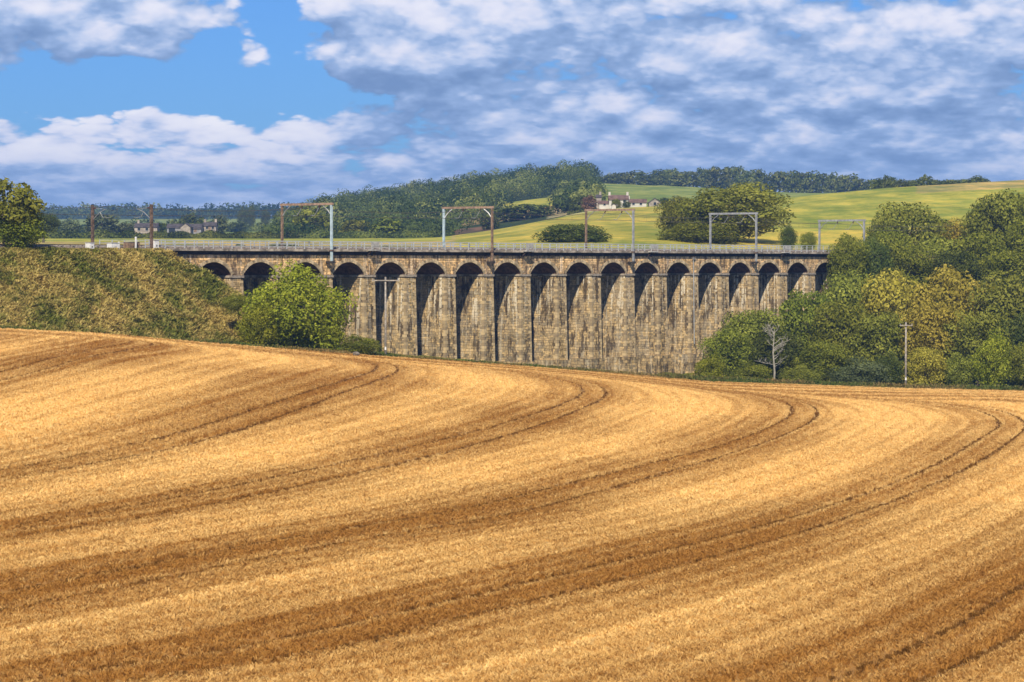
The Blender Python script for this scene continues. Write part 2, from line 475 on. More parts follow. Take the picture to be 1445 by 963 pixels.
def wob(X, Y, s):
    return np.sin(X * s + 1.3 * np.sin(Y * s * 0.7 + 1)) * np.cos(Y * s * 0.9 + np.sin(X * s * 1.3))
def streaks(u, X, Y):
    """drill rows and passes of the sprayer: thin lines along the rows"""
    s = np.zeros(u.shape)
    for f, p, a in ((7.3, 0.4, 0.15), (13.7, 2.1, 0.20), (23.1, 4.0, 0.20), (37.0, 1.0, 0.17)):
        s = s + a * np.sin(2 * math.pi * (u * f / 2) + p + 1.5 * wob(X + 13 * f, Y, 0.045)) * (0.6 + 0.4 * wob(X, Y + 7 * f, 0.03))
    return s
def band(u, X, Y):  # lighter and darker colour bands that follow the rows
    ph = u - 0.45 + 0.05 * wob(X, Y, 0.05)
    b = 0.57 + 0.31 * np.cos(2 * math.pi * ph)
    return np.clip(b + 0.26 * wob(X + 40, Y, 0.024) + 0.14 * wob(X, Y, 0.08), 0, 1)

RUT = 1.2
def field_mesh():
    px = np.concatenate([np.arange(-560, -60, 16), np.arange(-60, 1506, 2.6), np.arange(1510, 2100, 16)])
    yf = np.concatenate([np.linspace(0, 0.55, 330, endpoint=False), np.linspace(0.55, 1, 420)])
    PX, TT = np.meshgrid(px, yf)
    YE = edgeY(PX)
    YY = 70 + (YE - 70) * TT
    X = Xat(PX, YY)
    u, dm = rows(X, YY)
    z = fieldZ(PX, YY)
    rng = np.random.default_rng(5)
    rut = np.exp(-((dm - RUT) / 0.22) ** 2)
    z = z - 0.24 * rut + 0.05 * np.sin(u * 95.0) + rng.normal(0, 0.028, z.shape)
    z[-1] -= 1.6; z[:, 0] -= 1.0; z[:, -1] -= 1.0; z[0] -= 1.0
    V = np.stack([X, YY, z], -1).reshape(-1, 3)
    nr, nc = PX.shape
    idx = np.arange(nr * nc).reshape(nr, nc)
    Q = np.stack([idx[:-1, :-1], idx[:-1, 1:], idx[1:, 1:], idx[1:, :-1]], -1).reshape(-1, 4)
    m, T = new_mat('ripe_barley_canopy')
    ab = T.n('ShaderNodeAttribute'); ab.attribute_name = 'band_tone'
    au = T.n('ShaderNodeAttribute'); au.attribute_name = 'row'
    ar = T.n('ShaderNodeAttribute'); ar.attribute_name = 'rut'
    pos = T.n('ShaderNodeNewGeometry').outputs['Position']
    x, y, zz = T.sep(pos)
    streak = T.noise(T.xyz(T.m('MULTIPLY', au.outputs['Fac'], 42.0), T.m('MULTIPLY', x, 0.03), T.m('MULTIPLY', y, 0.02)), 1.0, 5.0, 0.7)
    grain = T.noise(T.xyz(x, T.m('MULTIPLY', y, 0.45), zz), 5.5, 4.0, 0.75)
    patch = T.noise(pos, 0.16, 4.0, 0.6)
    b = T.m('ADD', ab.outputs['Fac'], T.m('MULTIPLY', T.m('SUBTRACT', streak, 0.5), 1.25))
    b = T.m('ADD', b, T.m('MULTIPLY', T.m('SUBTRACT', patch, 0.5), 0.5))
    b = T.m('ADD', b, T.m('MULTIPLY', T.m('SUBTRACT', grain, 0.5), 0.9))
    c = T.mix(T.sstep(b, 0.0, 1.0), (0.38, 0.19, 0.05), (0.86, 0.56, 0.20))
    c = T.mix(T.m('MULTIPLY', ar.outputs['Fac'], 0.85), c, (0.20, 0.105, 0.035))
    finish(m, T, c, 0.9, T.bump(grain, 0.9, 0.12), spec=0.15)
    me = np_mesh('field', V, Q, m, {'band_tone': ('FLOAT', band(u, X, YY).ravel()), 'row': ('FLOAT', u.ravel()), 'rut': ('FLOAT', rut.ravel())}, smooth=True)
    return tag(link('field', me), 'ripe golden barley field with curving tramlines', kind='structure')
field_mesh()

# -- scatter: one object that holds its own sample clumps and the points they stand on
def scatter(name, protos, pts, rot, scl, var, band_, mat, label, cat=None):
    V = []; Q = []; isp = []; off = 0
    for k, (pv, pq) in enumerate(protos):
        V.append(pv); Q.append(np.asarray(pq) + off); isp.append(np.full(len(pv), k + 1)); off += len(pv)
    nP = len(pts)
    V.append(pts); isp.append(np.zeros(nP))
    z = lambda a: np.concatenate([np.zeros(off), a])
    ids = np.random.default_rng(nP).integers(1, len(protos) + 1, nP)
    me = np_mesh(name, np.vstack(V), np.vstack(Q), mat, {
        'sample': ('INT', np.concatenate(isp)), 'turn': ('FLOAT', z(rot)), 'size': ('FLOAT', z(scl)),
        'tint_i': ('FLOAT', z(var)), 'band_i': ('FLOAT', z(band_)), 'pick': ('INT', z(ids))})
    o = link(name, me)
    g = bpy.data.node_groups.new(name + '_scatter', 'GeometryNodeTree')
    g.interface.new_socket('Geometry', in_out='INPUT', socket_type='NodeSocketGeometry')
    g.interface.new_socket('Geometry', in_out='OUTPUT', socket_type='NodeSocketGeometry')
    N = g.nodes; L = g.links
    gi = N.new('NodeGroupInput'); go = N.new('NodeGroupOutput')
    def attr(nm, typ):
        a = N.new('GeometryNodeInputNamedAttribute'); a.data_type = typ; a.inputs[0].default_value = nm
        return [s for s in a.outputs if s.enabled][0]
    def eq(sock, val):
        c = N.new('FunctionNodeCompare'); c.data_type = 'INT'; c.operation = 'EQUAL'
        ins = [s for s in c.inputs if s.enabled]
        L.new(sock, ins[0]); ins[1].default_value = val
        return c.outputs[0]
    def sepg(val):
        s = N.new('GeometryNodeSeparateGeometry'); s.domain = 'POINT'
        L.new(gi.outputs[0], s.inputs[0]); L.new(eq(attr('sample', 'INT'), val), s.inputs[1])
        return s.outputs[0]
    P = sepg(0)
    join = N.new('GeometryNodeJoinGeometry')
    rv = N.new('ShaderNodeCombineXYZ'); L.new(attr('turn', 'FLOAT'), rv.inputs[2])
    e2r = N.new('FunctionNodeEulerToRotation'); L.new(rv.outputs[0], e2r.inputs[0])
    for k in range(len(protos)):
        iop = N.new('GeometryNodeInstanceOnPoints')
        L.new(P, iop.inputs['Points']); L.new(sepg(k + 1), iop.inputs['Instance'])
        L.new(eq(attr('pick', 'INT'), k + 1), iop.inputs['Selection'])
        L.new(e2r.outputs[0], iop.inputs['Rotation']); L.new(attr('size', 'FLOAT'), iop.inputs['Scale'])
        L.new(iop.outputs[0], join.inputs[0])
    L.new(join.outputs[0], go.inputs[0])
    md = o.modifiers.new('scatter', 'NODES'); md.node_group = g
    return tag(o, label, cat, kind='stuff')

def blades(seed, n, spread, h, w, lean, ear=0.0):
    rng = np.random.default_rng(seed)
    V = []; Q = []
    for i in range(n):
        a = rng.uniform(0, 2 * math.pi); r = spread * math.sqrt(rng.uniform())
        bx, by = r * math.cos(a), r * math.sin(a)
        t = rng.uniform(0, 2 * math.pi); ln = lean * rng.uniform(0.3, 1.2); hh = h * rng.uniform(0.65, 1.15)
        dx, dy = math.cos(t) * ln * hh, math.sin(t) * ln * hh
        s = rng.uniform(0, math.pi); sx, sy = math.cos(s) * w * 0.5, math.sin(s) * w * 0.5
        k = len(V)
        V += [(bx - sx, by - sy, -0.12 * h), (bx + sx, by + sy, -0.12 * h),
              (bx + dx * .4 + sx, by + dy * .4 + sy, hh * .65), (bx + dx * .4 - sx, by + dy * .4 - sy, hh * .65)]
        Q.append((k, k + 1, k + 2, k + 3))
        e = 1 + ear
        k = len(V)
        V += [(bx + dx * .4 - sx * e, by + dy * .4 - sy * e, hh * .65), (bx + dx * .4 + sx * e, by + dy * .4 + sy * e, hh * .65),
              (bx + dx + sx * .5, by + dy + sy * .5, hh), (bx + dx - sx * .5, by + dy - sy * .5, hh)]
        Q.append((k, k + 1, k + 2, k + 3))
    return np.array(V), np.array(Q)

def clump_mat(name, lo, hi, lo2, hi2):
    """colour from two per-clump values: band tone/mix (band_i) and a random one (tint_i)"""
    m, T = new_mat(name)
    at_ = T.n('ShaderNodeAttribute', attribute_type='INSTANCER'); at_.attribute_name = 'tint_i'
    ab = T.n('ShaderNodeAttribute', attribute_type='INSTANCER'); ab.attribute_name = 'band_i'
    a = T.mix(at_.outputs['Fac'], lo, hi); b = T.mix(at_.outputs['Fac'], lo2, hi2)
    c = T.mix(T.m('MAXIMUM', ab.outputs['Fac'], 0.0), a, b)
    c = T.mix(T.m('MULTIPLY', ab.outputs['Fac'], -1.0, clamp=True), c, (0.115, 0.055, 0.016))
    df = T.n('ShaderNodeBsdfDiffuse'); T.put(df.inputs[0], c)
    tr = T.n('ShaderNodeBsdfTranslucent'); T.put(tr.inputs[0], c)
    mx = T.n('ShaderNodeMixShader'); mx.inputs[0].default_value = 0.25
    T.nt.links.new(df.outputs[0], mx.inputs[1]); T.nt.links.new(tr.outputs[0], mx.inputs[2])
    o = T.n('ShaderNodeOutputMaterial'); T.nt.links.new(mx.outputs[0], o.inputs[0])
    return m

def barley():
    rng = np.random.default_rng(11)
    PX = []; YY = []
    for (y0, y1, dens) in ((72, 150, 26), (150, 250, 10), (250, 420, 4.2)):
        wpx = 1720.0
        area = wpx / F * (y1 * y1 - y0 * y0) / 2
        n = int(area * dens)
        Y = np.sqrt(rng.uniform(y0 * y0, y1 * y1, n)); p = rng.uniform(-140, 1580, n)
        PX.append(p); YY.append(Y)
    PX = np.concatenate(PX); YY = np.concatenate(YY)
    ok = YY < edgeY(PX) - 0.8
    PX, YY = PX[ok], YY[ok]
    X = Xat(PX, YY)
    u, dm = rows(X, YY)
    wheel = np.abs(dm - RUT) < np.interp(YY, [80, 300], [0.24, 0.28])
    keep = ~wheel | (rng.uniform(size=len(X)) < 0.75)
    X, YY, PX, u, wheel = X[keep], YY[keep], PX[keep], u[keep], wheel[keep]
    z = fieldZ(PX, YY)
    n = len(X)
    s = (0.8 + 0.5 * rng.uniform(size=n)) * np.interp(YY, [80, 160, 400], [1.0, 1.25, 1.5])
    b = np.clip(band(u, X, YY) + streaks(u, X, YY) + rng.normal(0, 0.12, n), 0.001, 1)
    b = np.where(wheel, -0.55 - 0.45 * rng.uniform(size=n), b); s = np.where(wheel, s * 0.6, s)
    protos = [blades(20 + k, 13, 0.13, 0.14, 0.021, 0.85, 0.4) for k in range(4)]
    m = clump_mat('ripe_barley_ears', (0.33, 0.15, 0.034), (0.46, 0.23, 0.055), (0.84, 0.53, 0.175), (0.96, 0.69, 0.275))
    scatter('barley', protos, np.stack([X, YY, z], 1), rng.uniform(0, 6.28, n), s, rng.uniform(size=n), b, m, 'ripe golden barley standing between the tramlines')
barley()

# ------------------------------------------------------------------ railway frame: x along the line, y away from the camera side
P_ = 0.02388 * 400
AX = np.array([59.03 / F * 400, 0.01877 * 400]) / P_
TH = math.atan2(AX[1], AX[0])
O3 = Vector((-421.07 / F * 400 - 4.0 * math.sin(TH), 400.0 + 4.0 * math.cos(TH), 0))
def W(u, d, z=0.0):
    return Vector((O3.x + u * math.cos(TH) - d * math.sin(TH), O3.y + u * math.sin(TH) + d * math.cos(TH), z))
def px_of(v): return CX + v[0] / v[1] * F
def u_for(px, d):
    """position along the line where depth offset d is seen in photo column px"""
    t = (px - CX) / F
    bx, by = O3.x - d * math.sin(TH), O3.y + d * math.cos(TH)
    return (t * by - bx) / (math.cos(TH) - t * math.sin(TH))
Z_DECK, Z_SPR, Z_CROWN, HALF = 2.1, -1.73, 0.2, 4.0
SPAN = 0.755 * P_
N_ARCH = 18

# -- stone
def stone_mat(name, warm=1.0, streaks=1.0, gain=1.0):
    m, T = new_mat(name)
    tc = T.n('ShaderNodeTexCoord').outputs['Object']
    oi = T.n('ShaderNodeObjectInfo')
    x, y, z = T.sep(tc)
    rnd = T.m('MULTIPLY', oi.outputs['Random'], 57.0)
    h = T.m('ADD', T.m('ADD', x, y), rnd)
    wob_ = T.noise(T.xyz(h, z, rnd), 0.9, 3.0, 0.6)
    zz = T.m('ADD', z, T.m('ADD', T.m('MULTIPLY', wob_, 0.30), T.m('MULTIPLY', T.m('SINE', T.m('MULTIPLY', z, 2.1)), 0.16)))
    hh = T.m('ADD', h, T.m('MULTIPLY', T.noise(T.xyz(T.m('MULTIPLY', h, 0.4), T.m('MULTIPLY', z, 2.2), rnd), 1.0, 2.0, 0.5), 0.7))
    def stones(w, r, ms):
        bk = T.n('ShaderNodeTexBrick'); bk.offset = 0.5; bk.squash = 0.7; bk.squash_frequency = 3
        T.put(bk.inputs['Vector'], T.xyz(hh, zz, 0))
        T.put(bk.inputs['Color1'], (0.0, 0.0, 0.0)); T.put(bk.inputs['Color2'], (1, 1, 1)); T.put(bk.inputs['Mortar'], (0.5, 0.5, 0.5))
        T.put(bk.inputs['Scale'], 1.0); T.put(bk.inputs['Mortar Size'], ms); T.put(bk.inputs['Mortar Smooth'], 0.3)
        T.put(bk.inputs['Brick Width'], w); T.put(bk.inputs['Row Height'], r)
        return T.sep(bk.outputs['Color'])[0], bk.outputs['Fac']
    bv, mort = stones(0.82, 0.36, 0.028)
    bv2, _m = stones(1.64, 0.72, 0.0)
    big = T.noise(T.xyz(h, z, rnd), 0.36, 4.0, 0.6)
    fine = T.noise(T.xyz(h, z, y), 3.0, 5.0, 0.7)
    r = T.n('ShaderNodeValToRGB')
    val = T.m('ADD', T.m('ADD', T.m('MULTIPLY', bv, 0.42), T.m('MULTIPLY', bv2, 0.12)), T.m('ADD', T.m('MULTIPLY', T.m('SUBTRACT', fine, 0.26), 1.0), T.m('MULTIPLY', oi.outputs['Random'], 0.14)))
    T.nt.links.new(val, r.inputs[0])
    e = r.color_ramp.elements
    e[0].position = 0.20; e[0].color = (0.075, 0.056, 0.038, 1)
    e[1].position = 0.92; e[1].color = (0.86, 0.66, 0.36, 1)
    k = e.new(0.40); k.color = (0.25, 0.215, 0.135, 1)
    k = e.new(0.62); k.color = (0.50, 0.375, 0.20, 1)
    nrm = T.n('ShaderNodeVectorTransform', vector_type='NORMAL', convert_from='WORLD', convert_to='OBJECT')
    T.nt.links.new(T.n('ShaderNodeNewGeometry').outputs['True Normal'], nrm.inputs[0])
    inner = T.sstep(T.m('ABSOLUTE', T.sep(nrm.outputs[0])[0]), 0.4, 0.6)      # the faces under the arches are greyer, with more lime
    gm = T.m('MULTIPLY_ADD', inner, 0.40, T.m('MULTIPLY', T.sstep(big, 0.47, 0.58), 0.5))
    grey = T.mix(gm, r.outputs[0], T.mix(0.62, r.outputs[0], (0.30, 0.28, 0.25)))
    c = T.mix(T.m('MULTIPLY', mort, 0.6), grey, (0.12, 0.095, 0.065))
    # soot and damp
    damp = T.noise(T.xyz(T.m('MULTIPLY', h, 0.9), T.m('MULTIPLY', z, 0.24), rnd), 1.0, 7.0, 0.75)
    c = T.mix(T.m('MULTIPLY', T.sstep(damp, 0.48, 0.585), 0.88), c, (0.060, 0.047, 0.034))
    # lime run down from the joints
    run = T.noise(T.xyz(T.m('MULTIPLY', h, 2.0), T.m('MULTIPLY', z, 0.10), T.m('ADD', rnd, 9.0)), 1.0, 4.0, 0.62)
    brk = T.noise(T.xyz(T.m('MULTIPLY', h, 1.3), T.m('MULTIPLY', z, 1.5), rnd), 1.0, 3.0, 0.6)
    hz = T.sstep(z, -12.0, -4.0, 0.35, 1.0)
    lime = T.m('MULTIPLY', T.m('MULTIPLY', T.sstep(run, 0.535, 0.60), T.sstep(brk, 0.38, 0.50)), hz)
    c = T.mix(T.m('MULTIPLY', T.m('MULTIPLY', lime, T.m('MULTIPLY_ADD', inner, 0.55, 0.45)), 0.95 * streaks), c, (0.74, 0.71, 0.64))
    c = T.mix(1.0, c, (1.22 * gain * warm, 1.07 * gain, 0.86 * gain), 'MULTIPLY')
    hgt = T.m('ADD', T.m('MULTIPLY', T.m('SUBTRACT', 1.0, mort), 0.6), T.m('ADD', T.m('MULTIPLY', bv, 0.45), T.m('MULTIPLY', fine, 0.6)))
    return finish(m, T, c, 0.92, T.bump(hgt, 1.0, 0.14), spec=0.15)
M_STONE = stone_mat('coursed_sandstone', 0.97, 1.0, 0.9)
M_SPAN = stone_mat('spandrel_sandstone', 1.04, 0.7, 1.3)
M_RING = plain('voussoir_sandstone', (0.60, 0.46, 0.27), 0.9, 0.40, 1.3)
def quoin_mat():
    m, T = new_mat('dressed_quoin_stone')
    g = T.n('ShaderNodeNewGeometry')
    oi = T.n('ShaderNodeObjectInfo')
    tc = T.n('ShaderNodeTexCoord').outputs['Object']
    x, y, z = T.sep(tc)
    n = T.noise(T.xyz(x, y, T.m('MULTIPLY_ADD', oi.outputs['Random'], 40.0, z)), 1.3, 5.0, 0.65)
    v = T.m('ADD', T.m('MULTIPLY', g.outputs['Random Per Island'], 0.7), T.m('MULTIPLY', n, 0.5))
    c = T.mix(T.sstep(v, 0.15, 1.0), (0.26, 0.195, 0.115), (0.60, 0.45, 0.24))
    return finish(m, T, c, 0.92, T.bump(n, 0.6, 0.06), spec=0.15)
M_QUOIN = quoin_mat()
M_DARK = plain('dark_stone', (0.05, 0.042, 0.035), 0.9, 0.3, 1.0)
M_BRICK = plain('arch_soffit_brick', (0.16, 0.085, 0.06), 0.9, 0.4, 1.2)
M_COPING = plain('weathered_coping', (0.44, 0.37, 0.28), 0.85, 0.4, 0.9)
M_RAILING = plain('galvanised_railing', (0.54, 0.56, 0.54), 0.5, 0.15, 3.0, 0.2)
M_BALLAST = plain('track_ballast', (0.24, 0.19, 0.15), 0.95, 0.4, 6.0)
M_RUST = plain('rusty_steel', (0.18, 0.12, 0.085), 0.75, 0.4, 3.0)
M_RAILST = plain('rail_steel', (0.25, 0.18, 0.14), 0.4, 0.3, 3.0, 0.6)
M_PALEBLUE = plain('pale_blue_paint', (0.47, 0.58, 0.60), 0.55, 0.15, 2.0)
M_GREYST = plain('grey_galvanised_steel', (0.42, 0.42, 0.40), 0.5, 0.2, 2.0, 0.3)
M_BEAM = plain('rust_brown_beam', (0.36, 0.24, 0.16), 0.75, 0.25, 2.0)
M_BROWNST = plain('brown_painted_steel', (0.27, 0.18, 0.115), 0.7, 0.3, 2.0)
M_WHITE = plain('white_paint', (0.75, 0.74, 0.70), 0.6, 0.12, 2.0)
M_WIRE = plain('copper_wire', (0.10, 0.09, 0.08), 0.6, 0.1, 2.0)
M_CONC = plain('pale_concrete', (0.46, 0.44, 0.39), 0.85, 0.2, 2.0)
M_TIMBER = plain('weathered_pole_timber', (0.36, 0.32, 0.26), 0.85, 0.25, 3.0)
M_CERAM = plain('brown_insulator', (0.10, 0.05, 0.04), 0.3, 0.1, 3.0)

def arc(n=20):
    """points of the segmental arch from springing to springing, and the outward unit normals"""
    rise = Z_CROWN - Z_SPR; h = SPAN / 2
    r = (h * h + rise * rise) / (2 * rise); c = Z_CROWN - r
    a0 = math.asin(h / r)
    return [(r * math.sin(-a0 + 2 * a0 * i / n), c + r * math.cos(-a0 + 2 * a0 * i / n), math.sin(-a0 + 2 * a0 * i / n), math.cos(-a0 + 2 * a0 * i / n)) for i in range(n + 1)]

VI = empty('viaduct', W(8.5 * P_, 0, -20), TH, 'long sandstone railway viaduct of eighteen round arches crossing behind the barley field', 'viaduct')
U0, ZB = 8.5 * P_, -20.0        # local frame of the viaduct empty
def vpos(u, d, z): return (u - U0, d, z - ZB)

# one bay: spandrel walls over an arch, reaching to the pier centres
TOPW = Z_DECK - 0.85
mb = MB(); A = arc(24)
for side, sy in ((-1, -HALF), (1, HALF)):
    pts = [(-P_ / 2, Z_SPR)] + [(x, z) for x, z, _, _ in A] + [(P_ / 2, Z_SPR)]
    for i in range(len(pts) - 1):
        q = [(pts[i][0], sy, pts[i][1]), (pts[i + 1][0], sy, pts[i + 1][1]), (pts[i + 1][0], sy, TOPW), (pts[i][0], sy, TOPW)]
        mb.add(q if side < 0 else q[::-1], [(0, 1, 2, 3)])
mb.add([(-P_ / 2, -HALF, TOPW), (P_ / 2, -HALF, TOPW), (P_ / 2, HALF, TOPW), (-P_ / 2, HALF, TOPW)], [(0, 1, 2, 3)])
me_span = mb.mesh('spandrel', M_SPAN)
mb = MB()
for i in range(24):
    a, b = A[i], A[i + 1]
    mb.add([(a[0], -HALF, a[1]), (b[0], -HALF, b[1]), (b[0], HALF, b[1]), (a[0], HALF, a[1])], [(3, 2, 1, 0)])
me_soff = mb.mesh('arch_soffit', M_BRICK)
# voussoirs of the arch ring: wedges with open joints, front and back
B = arc(21); rr = random.Random(4); me_ring = []
for fy in (-HALF, HALF):
    mb = MB()
    for i in range(21):
        a, b = B[i], B[i + 1]
        g = 0.06; th = 0.50 + rr.uniform(-0.05, 0.07); pr = 0.07 + rr.uniform(-0.02, 0.02)
        def lp(t): return [a[k] + (b[k] - a[k]) * t for k in range(4)]
        p0, p1 = lp(g), lp(1 - g)
        yo = fy + (-pr if fy < 0 else pr); yi = fy - (-0.05 if fy < 0 else 0.05)
        q = []
        for yy in (yo, yi):
            q += [(p0[0] - p0[2] * .01, yy, p0[1] - p0[3] * .01), (p1[0] - p1[2] * .01, yy, p1[1] - p1[3] * .01), (p1[0] + p1[2] * th, yy, p1[1] + p1[3] * th), (p0[0] + p0[2] * th, yy, p0[1] + p0[3] * th)]
        fs = [(0, 1, 2, 3), (7, 6, 5, 4), (0, 4, 5, 1), (1, 5, 6, 2), (2, 6, 7, 3), (3, 7, 4, 0)]
        mb.add(q, fs if fy < 0 else [f[::-1] for f in fs])
    me_ring.append(mb.mesh('arch_ring', M_RING))
for k in range(N_ARCH):
    s = link('spandrel', me_span, VI, vpos(k * P_, 0, 0))
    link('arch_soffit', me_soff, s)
    for mr in me_ring: tag(link('arch_ring', mr, s), kind='stuff')
# piers: battered shafts with an impost band and a stepped foot
PW = (P_ - SPAN) / 2
mb = MB()
zb = -21.0
mb.frustum((-PW - 0.32, PW + 0.32, -HALF - 0.28, HALF + 0.28), (-PW, PW, -HALF, HALF), zb, Z_SPR - 0.32)
me_pier = mb.mesh('pier', M_STONE)
mb = MB(); rq = random.Random(12); zq = -20.0; kq = 0
while zq < Z_SPR - 0.75:
    hq = rq.uniform(0.36, 0.56)
    tq = (zq - zb) / (Z_SPR - 0.32 - zb)
    xw = PW + 0.32 * (1 - tq); yw = HALF + 0.28 * (1 - tq)
    for sx in (-1, 1):
        la, lb = (0.62, 0.36) if (kq + (sx > 0)) % 2 else (0.34, 0.66)
        la *= rq.uniform(0.85, 1.15); lb *= rq.uniform(0.85, 1.15)
        x_o = sx * (xw + 0.035); x_i = sx * (xw - la)
        mb.box(min(x_o, x_i), max(x_o, x_i), -yw - 0.035, -yw + lb, zq, zq + hq - 0.03)
    zq += hq; kq += 1
me_quoin = mb.mesh('quoins', M_QUOIN)
mb = MB()
mb.box(-PW - 0.16, PW + 0.16, -HALF - 0.16, HALF + 0.16, Z_SPR - 0.32, Z_SPR + 0.02)
me_imp = mb.mesh('impost', M_COPING)
mb = MB()
mb.box(-PW - 0.55, PW + 0.55, -HALF - 0.55, HALF + 0.55, zb - 1, -15.8)
me_foot = mb.mesh('plinth', M_STONE)
for k in range(N_ARCH + 1):
    p = link('pier', me_pier, VI, vpos((k - 0.5) * P_, 0, 0))
    link('impost', me_imp, p)
    tag(link('quoins', me_quoin, p), kind='stuff')
    link('plinth', me_foot, p)
# flat pilaster strips that rise above every pier to the deck
me_pil = MB().box(-0.42, 0.42, -HALF - 0.10, -HALF + 0.02, Z_SPR + 0.025, TOPW - 0.003).mesh('pilaster', M_SPAN)
for k in (4, 7, 9, 11, 12, 13, 15, 16):
    link('pilaster', me_pil, VI, vpos((k - 0.5) * P_ + 0.1, 0, 0))
ua, ub = -P_ * 1.25, P_ * 17.62
# abutments
for (a, b) in ((ua - 3, -P_ / 2 - 0.01), (P_ * (N_ARCH - 0.5) + 0.01, ub + 6)):
    MB().box(a - U0, b - U0, -HALF, HALF, -21 - ZB, TOPW - ZB).build('abutment', M_STONE, VI)
# edge beams, coping, ballast bed
MB().box(ua - 3 - U0, ub + 6 - U0, -HALF - 0.12, HALF + 0.12, TOPW - ZB + 0.002, Z_DECK - 0.34 - ZB).build('string_course', M_DARK, VI)  # string course is nearly black along its whole length
cop = MB().box(ua - 3 - U0, ub + 6 - U0, -HALF - 0.66, HALF + 0.66, Z_DECK - 0.338 - ZB, Z_DECK - ZB).build('coping', M_COPING, VI)
me_cj = MB().box(-0.03, 0.03, -HALF - 0.675, -HALF - 0.60, Z_DECK - 0.345, Z_DECK + 0.012).mesh('coping_joint', M_DARK)
MB().frustum((ua - 3 - U0, ub + 6 - U0, -3.3, 3.3), (ua - 3 - U0, ub + 6 - U0, -2.7, 2.7), Z_DECK - ZB + 0.004, Z_DECK + 0.22 - ZB).build('ballast_bed', M_BALLAST, VI)
# railings both sides: posts every 1.9 m, three rails
me_post = MB().box(-0.055, 0.055, -0.055, 0.055, -0.02, 1.16).mesh('post', M_RAILING)
for d in (-HALF - 0.5, HALF + 0.5):
    mb = MB()
    for zz in (0.34, 0.72, 1.12):
        mb.box(ua - 2 - U0, ub - U0, d - 0.025, d + 0.025, Z_DECK + zz - ZB, Z_DECK + zz + 0.075 - ZB)
    rl = mb.build('railing', M_RAILING, VI)
    u = ua - 1.9
    while u < ub:
        link('post', me_post, rl, vpos(u, d, Z_DECK))
        u += 1.9 if d < 0 else 2.4
# refuges: small railed boxes bracketed out from the coping
for px in (527, 745, 921, 1108):
    u = u_for(px, -HALF - 0.9)
    mb = MB().box(u - 0.95 - U0, u + 0.95 - U0, -HALF - 1.35, -HALF - 0.662, Z_DECK - 0.20 - ZB, Z_DECK - 0.02 - ZB)
    r_ = mb.build('refuge', M_CONC, VI)
    mb = MB()
    for s in (-0.9, 0.9):
        mb.box(u + s - 0.04 - U0, u + s + 0.04 - U0, -HALF - 1.33, -HALF - 1.25, Z_DECK - 0.018 - ZB, Z_DECK + 1.1 - ZB)
    mb.box(u - 0.94 - U0, u + 0.94 - U0, -HALF - 1.325, -HALF - 1.255, Z_DECK + 0.45 - ZB, Z_DECK + 1.12 - ZB)
    mb.build('guard_panel', M_CONC, r_)
    mb = MB()
    for s in (-0.6, 0.6):
        mb.bar((u + s - U0, -HALF - 1.2, Z_DECK - 0.2 - ZB), (u + s - U0, -HALF - 0.02, Z_DECK - 1.0 - ZB), 0.07)
    mb.build('bracket', M_RUST, r_)
# a drainpipe on one of the piers
for px in (978,):
    u = u_for(px, -HALF - 0.15)
    dp = MB().path([(u - U0, -HALF - 0.22, TOPW - 0.2 - ZB), (u - U0, -HALF - 0.26, -3.0 - ZB), (u - U0, -HALF - 0.42, -14 - ZB)], 0.10).build('drainpipe', M_GREYST, VI)
    MB().frustum((u - 0.2 - U0, u + 0.2 - U0, -HALF - 0.38, -HALF - 0.11), (u - 0.32 - U0, u + 0.32 - U0, -HALF - 0.48, -HALF - 0.11), TOPW - 0.62 - ZB, TOPW - 0.22 - ZB).build('hopper', M_GREYST, dp)

# ------------------------------------------------------------------ railway line: rails, portals, wires
UL, UR = -140.0, 250.0
for i, d in enumerate((-1.75, 1.75)):
    t = empty('railway_track', W(0, d, Z_DECK + 0.22), TH, ['railway track nearer the field, along the viaduct deck', 'railway track on the far side of the viaduct deck'][i], 'railway track', 'railway tracks')
    for s in (-0.72, 0.72):
        MB().box(UL, UR, s - 0.035, s + 0.035, 0.10, 0.25).build('rail', M_RAILST, t)
    mb = MB()
    u = UL
    while u < UR:
        mb.box(u - 0.13, u + 0.13, -1.25, 1.25, 0.004, 0.097); u += 2.2
    tag(mb.build('sleepers', M_CONC, t), kind='stuff')

